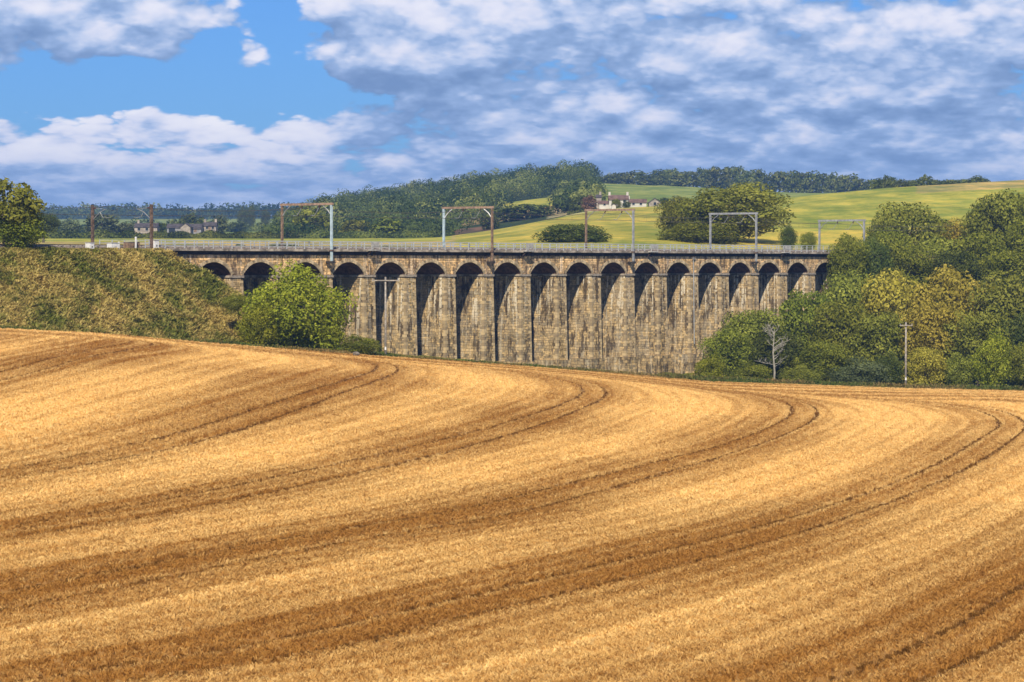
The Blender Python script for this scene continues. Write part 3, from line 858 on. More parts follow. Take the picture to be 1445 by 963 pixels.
DF, DB = -4.95, 4.95
PORT = [  # photo column of the near mast, height of the beam, near mast paint, far mast paint, label
    (468, 6.5, M_PALEBLUE, M_BROWNST, 'steel portal with pale blue near mast, above the leafy bush by the first arches'),
    (694.5, 6.6, M_BROWNST, M_PALEBLUE, 'steel portal with brown near mast and pale blue far mast, second along the viaduct'),
    (893.5, 6.8, M_GREYST, M_BROWNST, 'steel portal with pale grey near mast, in front of the golden hillside'),
    (1067, 6.7, M_GREYST, M_GREYST, 'grey steel portal in front of the big round tree'),
    (1219, 5.9, M_GREYST, M_GREYST, 'faint grey portal half hidden by trees past the right end of the viaduct'),
]
PU = []
for i, (px, h, mf, mk, lab) in enumerate(PORT):
    u = u_for(px, DF); PU.append((u, h))
    t = empty('overhead_line_portal', W(u, 0, Z_DECK), TH, lab, 'portal', 'overhead line portals')
    zf = -1.75 if i < 4 else -3
    H = h
    MB().box(-0.15, 0.15, DF - 0.15, DF + 0.15, zf, H).build('mast', mf, t)
    MB().box(-0.15, 0.15, DB - 0.15, DB + 0.15, -1.0, H).build('mast', mk, t)
    mb = MB().box(-0.13, 0.13, DF - 0.3, DB + 0.3, H + 0.002, H + 0.34)
    bm_ = mb.build('beam', M_BEAM if i < 3 else M_GREYST, t)
    for s, dd in ((1, DF), (-1, DB)):
        pts = [(0, dd + s * 0.1, H - 1.5), (0, dd + s * 0.75, H - 0.72), (0, dd + s * 1.7, H - 0.05)]
        MB().path(pts, 0.075).build('knee_brace', M_GREYST if i != 1 else M_WHITE, t)
    for d in (-1.75, 1.75):
        ar = MB().path([(0, d - 0.9, H + 0.05), (0, d - 0.35, H - 0.85), (0, d + 0.25, H - 1.55), (0, d + 0.9, H - 1.45)], 0.045).build('registration_arm', M_GREYST, t)
        MB().bar((0, d - 0.9, H - 0.02), (0, d - 0.72, H - 0.33), 0.11).build('insulator', M_CERAM, ar)
    if i < 4:
        MB().box(-0.35, 0.35, DF - 0.3, -HALF - 0.101, zf - 0.35, zf - 0.002).build('bracket', M_DARK, t)
        MB().box(-0.25, 0.25, DF - 0.25, -HALF - 0.67, -0.30, -0.06).build('clamp', M_RUST, t)

# two single masts with cantilevers on the embankment
MASTS = []
for px, d, sgn, lab in ((214, -4.6, 1, 'brown steel mast with a cantilever, on the embankment beside the white cabinets'), (131, 4.6, -1, 'brown steel mast further left on the embankment, left of the white cabinets')):
    u = u_for(px, d)
    t = empty('overhead_line_mast', W(u, d, 1.2), TH, lab, 'mast', 'single masts on the embankment')
    MB().box(-0.17, 0.17, -0.17, 0.17, -0.5, 6.9).build('mast', M_RUST, t)
    ar = MB().path([(0, sgn * 0.15, 4.9), (0, sgn * 1.5, 5.9), (0, sgn * 2.7, 6.3)], 0.05).build('cantilever', M_GREYST, t)
    MB().path([(0, sgn * 0.15, 6.5), (0, sgn * 2.8, 6.25)], 0.035).build('tie', M_GREYST, t)
    MB().bar((0, sgn * 0.2, 6.47), (0, sgn * 0.65, 6.44), 0.13).build('insulator', M_CERAM, t)
    MB().path([(0, sgn * 1.5, 5.9), (0, sgn * 2.0, 5.2), (0, sgn * 3.4, 5.1)], 0.04).build('registration_arm', M_GREYST, t)
    MB().box(-0.3, 0.3, -0.3, 0.3, -0.6, -0.05).build('foundation', M_CONC, t)
    PU.append((u, 6.1))
PU.sort()
PU = [(PU[0][0] - 45, 6.1)] + PU + [(PU[-1][0] + 45, 6.0)]
for i, d in enumerate((-1.75, 1.75)):
    mb = MB()
    for (u0, h0), (u1, h1) in zip(PU[:-1], PU[1:]):
        n = 10
        for zoff, sag, r in ((-0.25, 0.9, 0.022), (-1.45, 0.08, 0.018)):
            pts = []
            for k in range(n + 1):
                t = k / n
                pts.append((u0 + (u1 - u0) * t, d, Z_DECK + h0 + (h1 - h0) * t - 0.1 + zoff - sag * 4 * t * (1 - t) * 0.6))
            mb.path(pts, r, n=4)
    for (u0, h0), (u1, h1) in zip(PU[:-1], PU[1:]):
        for k in range(1, 9):
            t = k / 9; zc = Z_DECK + h0 + (h1 - h0) * t - 0.1
            mb.bar((u0 + (u1 - u0) * t, d, zc - 1.45 - 0.19 * t * (1 - t)), (u0 + (u1 - u0) * t, d, zc - 0.25 - 2.16 * t * (1 - t)), 0.012, n=4)
    o = mb.build('overhead_wire', M_WIRE)
    o.location = W(0, 0, 0); o.rotation_euler = (0, 0, TH)
    tag(o, ['overhead wire above the track nearer the field', 'overhead wire above the far track'][i], 'wire', 'overhead wires')

# ------------------------------------------------------------------ embankment on the left
def embZ(u, d):
    dist = np.sqrt((np.maximum(0, u + 11.5) * 1.0) ** 2 + np.maximum(0, np.abs(d) - 5.6) ** 2)
    z = 1.75 - dist / 1.62 - 0.10 * np.clip(dist, 0, 3)
    bump_ = 0.30 * wob(u * 1.0, d, 0.55) + 0.22 * wob(u + 9, d + 4, 1.3) + 0.5 * wob(u, d, 0.16)
    return z + bump_ * np.clip(dist / 3, 0, 1)
def emb_mesh():
    us = np.arange(-170, 26, 0.8); ds = np.arange(-30, 30.1, 0.8)
    U, D = np.meshgrid(us, ds)
    Z = np.maximum(embZ(U, D), -17)
    # close the sheet down at its rim
    V = np.stack([U, D, Z], -1)
    V[0, :, 2] -= 6; V[-1, :, 2] -= 6; V[:, 0, 2] -= 12
    nr, nc = U.shape
    idx = np.arange(nr * nc).reshape(nr, nc)
    Q = np.stack([idx[:-1, :-1], idx[:-1, 1:], idx[1:, 1:], idx[1:, :-1]], -1).reshape(-1, 4)
    m, T = new_mat('rough_bank_soil')
    tc = T.n('ShaderNodeTexCoord').outputs['Object']
    n1 = T.noise(tc, 0.5, 6.0, 0.7); n2 = T.noise(tc, 2.2, 4.0, 0.7)
    c = T.mix(T.sstep(n1, 0.38, 0.62), (0.13, 0.135, 0.035), (0.34, 0.25, 0.085))
    c = T.mix(T.sstep(n2, 0.35, 0.7), T.mix(1.0, c, (0.55, 0.55, 0.5), 'MULTIPLY'), c)
    finish(m, T, c, 0.95, T.bump(n2, 0.8, 0.3), spec=0.1)
    o = link('embankment', np_mesh('embankment', V.reshape(-1, 3), Q, m, smooth=True))
    o.location = W(0, 0, 0); o.rotation_euler = (0, 0, TH)
    tag(o, 'rough grassy railway embankment leading up to the viaduct', kind='structure')
    # the bank that carries the line on past the right end, under the trees
    us = np.arange(0, 130, 1.6)
    U, D = np.meshgrid(us, ds[::2])
    Z = np.maximum(embZ(-13.0 - U, D), -15)
    V = np.stack([U + P_ * (N_ARCH - 0.5) + 6, D, Z], -1)
    nr, nc = U.shape
    idx = np.arange(nr * nc).reshape(nr, nc)
    Q = np.stack([idx[:-1, :-1], idx[:-1, 1:], idx[1:, 1:], idx[1:, :-1]], -1).reshape(-1, 4)
    o = link('embankment', np_mesh('embankment', V.reshape(-1, 3), Q, m, smooth=True))
    o.location = W(0, 0, 0); o.rotation_euler = (0, 0, TH)
    tag(o, 'wooded railway bank carrying the line on past the right end of the viaduct', kind='structure')
emb_mesh()
MB().frustum((-170, ua - 2.9, -3.6, 3.6), (-170, ua - 2.9, -2.7, 2.7), 1.5, Z_DECK + 0.22).build('track_bed', M_BALLAST, None, loc=W(0, 0, 0)).rotation_euler = (0, 0, TH)
tag(bpy.data.objects['track_bed'], 'ballast bed under the tracks on the embankment', kind='structure')

def bank_growth():
    rng = np.random.default_rng(8)
    n = 46000
    u = rng.uniform(-105, 18, n); d = rng.uniform(-26, 2, n)
    z = embZ(u, d)
    pos = np.array([W(a, b, c) for a, b, c in zip(u, d, z)])
    px = CX + pos[:, 0] / pos[:, 1] * F
    ok = (np.abs(d) > 4.4) & (z > -11.5) & (px > -150) & (pos[:, 1] > edgeY(px) - 1) & ~((u > -12.5) & (d > -4.7))
    u, d, pos = u[ok], d[ok], pos[ok]
    n = len(u)
    mixv = np.clip(0.55 + 0.5 * wob(u, d, 0.33) + 0.35 * wob(u + 5, d, 0.9) + rng.normal(0, 0.22, n), 0, 1)
    s = 0.72 * rng.uniform(0.5, 1.4, n) * (1 + 0.4 * np.clip(wob(u, d, 0.6), 0, 1))
    s = np.where(d > -6.2, s * 0.6, s)
    protos = [blades(50 + k, 14, 0.34, 0.62, 0.12, 0.9, 0.2) for k in range(3)] + [blades(60 + k, 18, 0.45, 0.45, 0.22, 1.1, 0.5) for k in range(2)]
    m = clump_mat('rough_grass_and_bracken', (0.10, 0.125, 0.02), (0.24, 0.24, 0.045), (0.36, 0.265, 0.07), (0.66, 0.51, 0.17))
    scatter('rough_grass', protos, pos, rng.uniform(0, 6.28, n), s, rng.uniform(size=n), mixv, m, 'rough yellow green grass and bracken covering the embankment')
bank_growth()

def verge():
    rng = np.random.default_rng(18)
    n = 15000
    px = rng.uniform(-150, 1600, n); ye = edgeY(px)
    off = rng.uniform(0, 1, n) ** 1.5 * 9 - 0.3
    Y = ye + off
    z = groundZ(px, Y)
    X = Xat(px, Y)
    brown = np.clip(0.35 + 0.5 * wob(X, Y, 0.25) + rng.normal(0, 0.25, n), 0, 1)
    s = rng.uniform(0.6, 1.4, n) * np.where(px > 930, 1.3, 1.0)
    protos = [blades(80 + k, 14, 0.3, 0.7, 0.09, 0.7, 0.2) for k in range(3)]
    m = clump_mat('verge_grass', (0.06, 0.09, 0.018), (0.14, 0.17, 0.035), (0.25, 0.15, 0.05), (0.40, 0.27, 0.10))
    scatter('verge_grass', protos, np.stack([X, Y, z], 1), rng.uniform(0, 6.28, n), s, rng.uniform(size=n), brown, m, 'strip of uncut grass along the far edge of the barley field')
verge()

# ------------------------------------------------------------------ foliage
def leaf_mat(name, dark, mid, light, trans=0.3):
    m, T = new_mat(name)
    a = T.n('ShaderNodeAttribute'); a.attribute_name = 'leaf'
    oi = T.n('ShaderNodeObjectInfo')
    r = T.n('ShaderNodeValToRGB')
    e = r.color_ramp.elements
    e[0].position = 0.1; e[0].color = (*dark, 1); e[1].position = 0.95; e[1].color = (*light, 1)
    k = e.new(0.5); k.color = (*mid, 1)
    T.nt.links.new(a.outputs['Fac'], r.inputs[0])
    hs = T.n('ShaderNodeHueSaturation')
    T.put(hs.inputs['Hue'], T.m('ADD', 0.488, T.m('MULTIPLY', oi.outputs['Random'], 0.024)))
    T.put(hs.inputs['Saturation'], 1.0)
    T.put(hs.inputs['Value'], T.m('ADD', 0.85, T.m('MULTIPLY', oi.outputs['Random'], 0.3)))
    T.put(hs.inputs['Color'], r.outputs[0])
    df = T.n('ShaderNodeBsdfDiffuse'); T.put(df.inputs[0], hs.outputs[0])
    tr = T.n('ShaderNodeBsdfTranslucent'); T.put(tr.inputs[0], T.mix(1.0, hs.outputs[0], (1.2, 1.25, 0.7), 'MULTIPLY'))
    mx = T.n('ShaderNodeMixShader'); mx.inputs[0].default_value = trans
    T.nt.links.new(df.outputs[0], mx.inputs[1]); T.nt.links.new(tr.outputs[0], mx.inputs[2])
    o = T.n('ShaderNodeOutputMaterial'); T.nt.links.new(mx.outputs[0], o.inputs[0])
    return m
L_OLIVE = leaf_mat('olive_leaves', (0.085, 0.095, 0.016), (0.22, 0.23, 0.035), (0.40, 0.385, 0.07))
L_GREEN = leaf_mat('green_leaves', (0.07, 0.09, 0.013), (0.19, 0.21, 0.028), (0.36, 0.36, 0.055))
L_LIME = leaf_mat('bright_green_leaves', (0.09, 0.115, 0.012), (0.25, 0.27, 0.024), (0.48, 0.47, 0.06))
L_DARK = leaf_mat('dark_green_leaves', (0.035, 0.05, 0.013), (0.10, 0.125, 0.027), (0.21, 0.225, 0.05))
L_GOLD = leaf_mat('golden_olive_leaves', (0.14, 0.12, 0.018), (0.35, 0.29, 0.042), (0.56, 0.45, 0.085))
L_GREY = leaf_mat('grey_green_leaves', (0.06, 0.075, 0.03), (0.13, 0.15, 0.06), (0.21, 0.225, 0.10))
L_RUSSET = leaf_mat('russet_leaves', (0.10, 0.06, 0.03), (0.20, 0.12, 0.07), (0.30, 0.20, 0.12))
L_FAR = leaf_mat('far_wood_leaves', (0.035, 0.055, 0.016), (0.12, 0.145, 0.036), (0.32, 0.31, 0.09))
M_BARK = plain('bark', (0.14, 0.115, 0.085), 0.95, 0.35, 3.0)
M_DEAD = plain('bleached_dead_wood', (0.36, 0.33, 0.26), 0.9, 0.2, 3.0)

def leaf_quads(pts, nrm, size, rng, tint, jit=0.42):
    """one bent rhombus per leaf clump"""
    n = len(pts)
    nrm = nrm + rng.normal(0, jit, (n, 3)); nrm /= np.linalg.norm(nrm, axis=1, keepdims=True) + 1e-9
    a = np.cross(nrm, rng.normal(0, 1, (n, 3))); a /= np.linalg.norm(a, axis=1, keepdims=True) + 1e-9
    b = np.cross(nrm, a)
    s = size * rng.uniform(0.6, 1.35, (n, 1))
    V = np.stack([pts - a * s * .75, pts + b * s * .42 - nrm * s * .12, pts + a * s * .75, pts - b * s * .42 - nrm * s * .12], 1).reshape(-1, 3)
    Q = np.arange(4 * n).reshape(n, 4)
    return V, Q, np.repeat(tint, 4)

def crown_pts(seed, rx, h, z0, nl, lobes, lobe_r=0.36, flat=0.0, fill=0.25, taper=0.0):
    """leaf positions and outward directions of one crown: lobes on an uneven shell"""
    rng = np.random.default_rng(seed)
    c = []; r = []
    cz = z0 + (h - z0) * (0.5 - 0.06 * flat); rz = (h - z0) * 0.5
    g = math.pi * (3 - math.sqrt(5))
    for i in range(lobes):
        t = 1 - 2 * (i + 0.5) / lobes
        ph = i * g + rng.uniform(-0.4, 0.4)
        q = math.sqrt(max(0, 1 - t * t))
        k = rng.uniform(0.52, 0.82)
        wd = 1 - taper * max(0, t)
        c.append((rx * k * q * math.cos(ph) * wd, rx * k * q * math.sin(ph) * wd, cz + rz * (0.86 * k + 0.0) * t + rng.uniform(-0.06, 0.06) * h))
        r.append(lobe_r * rx * rng.uniform(0.7, 1.25))
    c = np.array(c); r = np.array(r)
    pick = rng.choice(lobes, nl, p=r ** 2 / (r ** 2).sum())
    d = rng.normal(0, 1, (nl, 3)); d[:, 2] += 0.25; d /= np.linalg.norm(d, axis=1, keepdims=True)
    rad = np.where(rng.uniform(size=nl) < fill, rng.uniform(0.2, 0.85, nl), rng.uniform(0.82, 1.10, nl))
    p = c[pick] + d * (r[pick] * rad)[:, None] * np.array([1, 1, 0.85])
    p[:, 2] = np.maximum(p[:, 2], 0.1 + 0.15 * rng.uniform(size=nl))
    lob_t = rng.uniform(-0.18, 0.18, lobes)[pick]
    tint = np.clip(0.48 + lob_t + rng.normal(0, 0.13, nl), 0, 1)
    return p, d, tint, c, rng

def crown_mesh(name, mat, seed, rx, h, z0, nl, lobes, size, **kw):
    p, d, tint, c, rng = crown_pts(seed, rx, h, z0, nl, lobes, **kw)
    V, Q, t = leaf_quads(p, d, size, rng, tint)
    return np_mesh(name, V, Q, mat, {'leaf': ('FLOAT', t)}), c

def trunk_mesh(name, seed, h, r, c, mat, n_limb=9):
    rr = random.Random(seed)
    mb = MB()
    zt = h * 0.55
    pts = [(0, 0, -0.6)]
    for i in range(1, 5):
        pts.append((rr.uniform(-.06, .06) * h * i / 4, rr.uniform(-.06, .06) * h * i / 4, zt * i / 4))
    mb.path(pts, r, r * 0.5, 7)
    for i in range(min(n_limb, len(c))):
        q = c[(i * 5) % len(c)]
        st = Vector(pts[2]).lerp(Vector(pts[4]), rr.uniform(0, 1))
        md = st.lerp(Vector(q), 0.5) + Vector((0, 0, rr.uniform(-.3, .3)))
        mb.path([st, md, Vector(q)], r * 0.42, r * 0.12, 5)
    return mb.mesh(name, mat, True)

PROTO = {}
def make_proto(key, kw, seeds):
    PROTO[key] = []
    for s in seeds:
        me, c = crown_mesh('crown', L_GREEN, s, **kw)
        co = np.empty(len(me.vertices) * 3, np.float32); me.vertices.foreach_get('co', co); co = co.reshape(-1, 3)
        ext = (2 * float(np.percentile(np.hypot(co[:, 0], co[:, 1]), 97)), float(np.percentile(co[:, 2], 99.6)))
        PROTO[key].append((me, ext, trunk_mesh('trunk', s, kw['h'], 0.035 * kw['h'] if key != 'bush' else 0.1, c, M_BARK)))
# unit sizes in metres, scaled for every tree: nominal crown radius 4 and height 9
make_proto('round', dict(rx=4.0, h=9.0, z0=1.2, nl=12000, lobes=38, size=0.20, lobe_r=0.33), (1, 2, 3, 4))
make_proto('low', dict(rx=4.0, h=9.0, z0=0.0, nl=12000, lobes=44, size=0.20, lobe_r=0.32), (11, 12, 13, 14))
make_proto('open', dict(rx=4.0, h=9.0, z0=0.8, nl=4200, lobes=30, size=0.32, lobe_r=0.27, fill=0.3), (21, 22, 23))
make_proto('bush', dict(rx=4.0, h=9.0, z0=-1.0, nl=9000, lobes=34, size=0.23, lobe_r=0.38), (31, 32, 33))
make_proto('large_bush', dict(rx=4.0, h=7.5, z0=-1.0, nl=15000, lobes=60, size=0.17, lobe_r=0.30), (35,))
make_proto('cone', dict(rx=4.0, h=9.0, z0=0.3, nl=3800, lobes=30, size=0.42, lobe_r=0.3, taper=0.75), (41, 42))
make_proto('far', dict(rx=4.0, h=9.0, z0=-0.6, nl=1000, lobes=24, size=0.62, lobe_r=0.38), (51, 52, 53, 54, 55))

def tree(kind, px, Y, w, h, mat, label, name='tree', cat='tree', group=None, base=None, var=None, bark=None, sink=0.0):
    """one tree: w = crown width in photo pixels, h = height in photo pixels"""
    sc_ = Y / F
    loc = at(px, Y) if base is None else Vector((Xat(px, Y), Y, zat(base, Y)))
    loc.z -= sink
    rr = random.Random(int(px * 7 + Y))
    o = empty(name, loc, rr.uniform(0, 6.28), label, cat, group)
    pl = PROTO[kind]
    cm, ext, tm = pl[(var if var is not None else rr.randrange(len(pl))) % len(pl)]
    s = w * sc_ / ext[0]; sz = h * sc_ / ext[1]
    o.scale = (s, s, sz)
    c = link('crown', cm, o)
    c.material_slots[0].link = 'OBJECT'; c.material_slots[0].material = mat
    t = link('trunk', tm, o)
    if bark:
        t.material_slots[0].link = 'OBJECT'; t.material_slots[0].material = bark
    return o

# --- the bush in front of the first arches and its neighbours
tree('large_bush', 418, 374, 158, 124, L_LIME, 'large bright green bush in front of the leftmost arches', 'bush', 'bush', base=499, var=0)
tree('bush', 366, 368, 64, 70, L_LIME, 'smaller leafy bush at the left shoulder of the large bright bush', 'bush', 'bush', base=497, var=1)
tree('bush', 464, 372, 46, 62, L_LIME, 'small dark leafy bush at the right foot of the large bright bush', 'bush', 'bush', base=502, var=2)
tree('bush', 507, 373, 66, 32, L_GREEN, 'low dark grassy shrub at the foot of the pier right of the bush', 'shrub', 'shrub', base=505, var=1)
tree('bush', 330, 374, 34, 26, L_OLIVE, 'low scrub on the end of the embankment below the first arch', 'shrub', 'shrub', base=441, var=2)
# --- left edge
tree('open', 8, 372, 98, 98, L_OLIVE, 'leafy tree at the left edge of the photo on the embankment', base=352, var=0)
tree('bush', 26, 372, 78, 52, L_GREEN, 'dark bush under the tree at the left edge', 'bush', 'bush', base=354, var=2)
tree('round', 62, 760, 46, 42, L_DARK, 'dark rounded tree just right of the left edge tree', base=343, var=1)
# --- behind the viaduct
tree('round', 1040, 640, 150, 98, L_OLIVE, 'big round crowned tree behind the viaduct railing', base=358, var=2)
tree('round', 965, 655, 80, 72, L_OLIVE, 'lower spreading tree joined to the left of the big round tree', base=352, var=0)
tree('low', 985, 630, 120, 44, L_GREEN, 'wide dark shrubbery under the big round tree', 'shrubbery', 'shrub', base=358, var=1)
tree('low', 808, 620, 108, 40, L_DARK, 'dark domed bush behind the railing, between two portals', 'bush', 'bush', base=357, var=0)
tree('bush', 1112, 600, 26, 38, L_DARK, 'small pointed shrub right of the big round tree behind the railing', 'shrub', 'shrub', base=356)
tree('bush', 1140, 604, 24, 26, L_OLIVE, 'tiny shrub behind the railing left of the faint portal', 'shrub', 'shrub', base=354)
# --- right of the viaduct end
tree('low', 1196, 528, 60, 92, L_GREEN, 'dark green bush overlapping the right end of the viaduct', 'bush', 'bush', base=425, var=2)
tree('low', 1232, 532, 60, 88, L_DARK, 'dark bush beside the right end of the viaduct below the faint portal', 'bush', 'bush', base=425, var=1)
tree('round', 1280, 590, 114, 127, L_OLIVE, 'tall rounded tree right of the faint portal against the hillside', base=415, var=3)
tree('low', 1252, 575, 80, 104, L_GREEN, 'green tree in front of the tall rounded tree right of the viaduct', base=428, var=0)
tree('round', 1342, 600, 88, 104, L_GOLD, 'olive gold tree between the two tall trees on the right hillside', base=415, var=0)
tree('round', 1414, 590, 116, 145, L_OLIVE, 'tallest tree against the hillside at the right edge', base=418, var=1)
tree('low', 1384, 560, 104, 106, L_GREEN, 'dark green tree in front of the tallest tree at right', base=436, var=3)
tree('low', 1322, 560, 100, 98, L_OLIVE, 'olive tree below the olive gold tree on the right', base=436, var=2)
tree('round', 1462, 565, 100, 130, L_GREEN, 'green tree cut off by the right edge, beside the tallest tree', base=430, var=0)
tree('low', 1278, 536, 84, 92, L_GREEN, 'green bush on the railway bank under the tall rounded tree', 'bush', 'bush', base=436, var=3)
tree('low', 1346, 538, 96, 82, L_DARK, 'dark bush on the railway bank under the olive gold tree', 'bush', 'bush', base=438, var=0)
tree('low', 1420, 540, 96, 86, L_GREEN, 'green bush on the railway bank under the tallest tree', 'bush', 'bush', base=438, var=1)
# --- wood in front of the right end of the viaduct
front = [
    ('low', 1200, 505, 118, 158, L_OLIVE, 'olive tree at the top of the wood, touching the last arches', 545),
    ('low', 1268, 500, 126, 160, L_GOLD, 'golden olive tree at the top of the wood right of the last arch', 545),
    ('low', 1345, 497, 130, 164, L_GOLD, 'broad golden olive tree in the upper wood at right', 545),
    ('low', 1430, 492, 128, 158, L_OLIVE, 'olive tree in the upper wood near the right edge', 545),
    ('low', 1140, 478, 100, 136, L_GREEN, 'green tree in front of the piers, left of the olive treetops', 549),
    ('round', 1062, 470, 96, 112, L_OLIVE, 'tree with olive crown covering the lower piers beside the dead tree', 551),
    ('low', 1192, 463, 106, 124, L_GREEN, 'green tree in the middle of the wood right of the dead tree', 551),
    ('low', 1246, 458, 92, 108, L_OLIVE, 'olive tree behind the field pole, to its left', 551),
    ('low', 1312, 456, 104, 124, L_GOLD, 'golden olive tree just right of the field pole', 552),
    ('low', 1380, 452, 104, 116, L_OLIVE, 'olive tree two crowns right of the field pole', 553),
    ('low', 1448, 452, 92, 112, L_DARK, 'dark green tree at the right edge above the field', 553),
    ('low', 1028, 447, 78, 84, L_GREEN, 'green tree at the left end of the wood beside the piers', 551),
    ('low', 1096, 446, 86, 84, L_DARK, 'dark tree under the dead tree at the field edge', 552),
    ('bush', 1003, 436, 50, 46, L_LIME, 'bright lime green bush at the left end of the wood', 547),
    ('bush', 972, 436, 58, 15, L_LIME, 'low bright green scrub in front of the last open pier', 542),
    ('low', 1160, 438, 82, 70, L_GREEN, 'green bush at the field edge, between dead tree and pole', 553),
    ('bush', 1216, 432, 84, 48, L_GREY, 'pale grey green bush left of the field pole', 554),
    ('bush', 1256, 434, 50, 56, L_DARK, 'dark bush directly behind the field pole', 554),
    ('bush', 1305, 433, 66, 62, L_GOLD, 'golden brown bush at the field edge right of the pole', 554),
    ('bush', 1402, 432, 62, 88, L_LIME, 'glossy light green bush at the field edge near the right', 556),
    ('bush', 1352, 434, 56, 56, L_OLIVE, 'olive bush between the golden brown and the glossy bush', 555),
    ('low', 1446, 434, 58, 70, L_GREEN, 'green bush at the field edge against the right edge', 556),
    ('bush', 1060, 432, 62, 40, L_GREEN, 'low green bush at the field edge under the dead tree', 551),
    ('bush', 1128, 431, 60, 36, L_OLIVE, 'low olive bush at the field edge right of the dead tree', 553),
]
for i, (k, px, Y, w, h, m, lab, b) in enumerate(front):
    tree(k, px, Y, w, h, m, lab, 'bush' if k == 'bush' else 'tree', 'bush' if k == 'bush' else 'tree', base=b, var=i)
# the dead tree
def dead_tree():
    base = Vector((Xat(1092, 436), 436, zat(553, 436)))
    o = empty('dead_tree', base, 0, 'bare bleached dead tree among the green trees before the piers', 'tree')
    rr = random.Random(9)
    mb = MB(); top = Vector((0.2, 0, 9.2))
    mb.path([(0, 0, -.5), (0.15, 0, 3), (-0.1, 0, 6), (0.1, 0, 9.6)], 0.2, 0.06, 6)
    mb.build('trunk', M_DEAD, o)
    for i in range(22):
        z = rr.uniform(3.6, 9.4); a = rr.uniform(-0.9, 0.9) + (math.pi if i % 2 else 0); L = rr.uniform(1.6, 4.0) * (1.2 - z / 15)
        d = Vector((math.cos(a), math.sin(a) * .6 - 0.5, 0))
        p = [Vector((0, 0, z))]
        for s in range(4):
            p.append(p[-1] + d * L / 4 + Vector((rr.uniform(-.15, .15), rr.uniform(-.15, .15), rr.uniform(0.05, 0.5))))
        mb = MB().path(p, 0.07, 0.022, 5)
        for s in (2, 3):
            for q in range(2):
                mb.path([p[s], p[s] + Vector((rr.uniform(-.5, .5), rr.uniform(-.5, .1), rr.uniform(.3, .9)))], 0.04, 0.018, 4)
        mb.build('branch', M_DEAD, o)
dead_tree()

# --- trees round the farm on the left, and the far country
mids = [
    (100, 1150, 32, 24, L_GREY, 'grey green tree left of the left mast'), (143, 1120, 50, 32, L_GREY, 'broad grey green tree behind the left mast'),
    (176, 1130, 32, 22, L_GREY, 'pale tree just left of the stone farm buildings'), (228, 1120, 24, 20, L_DARK, 'dark tree between the two farm ranges'),
    (268, 1300, 40, 30, L_DARK, 'dark tree standing behind the farm roofs'), (309, 1180, 26, 30, L_GREY, 'pale tree at the right end of the left farm'),
    (286, 1125, 20, 22, L_DARK, 'small dark round tree in front of the right farmhouse'),
    (334, 1600, 34, 16, L_DARK, 'dark tree right of the left farm, beyond the hedge'), (355, 1950, 14, 34, L_DARK, 'tall thin pine in the gap on the skyline'),
    (343, 1960, 16, 30, L_DARK, 'shorter pine beside the tall thin pine on the skyline'), (375, 1980, 14, 24, L_DARK, 'small pine right of the tall thin pine'),
    (440, 1040, 60, 44, L_GREEN, 'green tree at the left foot of the wooded hill'), (500, 1015, 40, 26, L_OLIVE, 'small olive tree at the foot of the wooded hill'),
    (545, 1012, 46, 30, L_GREEN, 'green bush at the foot of the wooded hill before the second portal'),
    (690, 1060, 30, 24, L_DARK, 'dark bush beside the brown soil behind the second portal'),
    (715, 1130, 50, 20, L_DARK, 'dark clump at the left end of the copse on the valley side'), (742, 1125, 56, 22, L_DARK, 'dark clump in the middle of the copse on the valley side'), (765, 1120, 34, 18, L_DARK, 'dark clump at the right end of the copse on the valley side'),
    (790, 1330, 12, 14, L_GREY, 'tiny lone tree on the green parcel below the wood'),
    (938, 1075, 22, 12, L_DARK, 'low dark bush right of the white farm'), (957, 1075, 22, 14, L_GREY, 'low grey bush between the white farm and the big tree'),
    (870, 1040, 14, 14, L_GREEN, 'small green shrub before the white farmhouse'), (884, 1038, 12, 11, L_DARK, 'dark shrub at the right corner of the white farmhouse'),
    (817, 1120, 34, 24, L_DARK, 'round dark tree left of the russet tree by the white farm'),
]
for px, Y, w, h, m, lab in mids:
    tree('far' if w > 16 else 'bush', px, Y, w * 1.05, h * 1.05, m, lab, 'bush' if 'bush' in lab or 'shrub' in lab else 'tree', 'bush' if 'bush' in lab or 'shrub' in lab else 'tree', sink=0.4)
tree('far', 831, 1062, 24, 23, L_RUSSET, 'russet brown tree with pale trunks left of the white farm', sink=0.1, bark=M_DEAD)

# dark row on the right ridge
ORD = ['first', 'second', 'third', 'fourth', 'fifth', 'sixth', 'seventh', 'eighth', 'ninth', 'tenth', 'eleventh', 'twelfth', 'thirteenth', 'fourteenth', 'fifteenth', 'sixteenth', 'seventeenth', 'eighteenth', 'nineteenth', 'twentieth']
ORD += ['twenty-' + o for o in ORD[:9]] + ['thirtieth'] + ['thirty-' + o for o in ORD[:9]] + ['fortieth'] + ['forty-' + o for o in ORD[:9]]
rng = np.random.default_rng(77)
ridge = []
px = 852.0
TOPS = ([850, 870, 900, 940, 985, 1005, 1030, 1050, 1080, 1090, 1110, 1130, 1150, 1180, 1210, 1222, 1240, 1275, 1290, 1308, 1330, 1350, 1385],
        [248, 245, 243, 242, 240, 240, 236, 239, 245, 242, 240, 240, 243, 246, 250, 256, 251, 252, 256, 250, 256, 252, 250])
i = 0
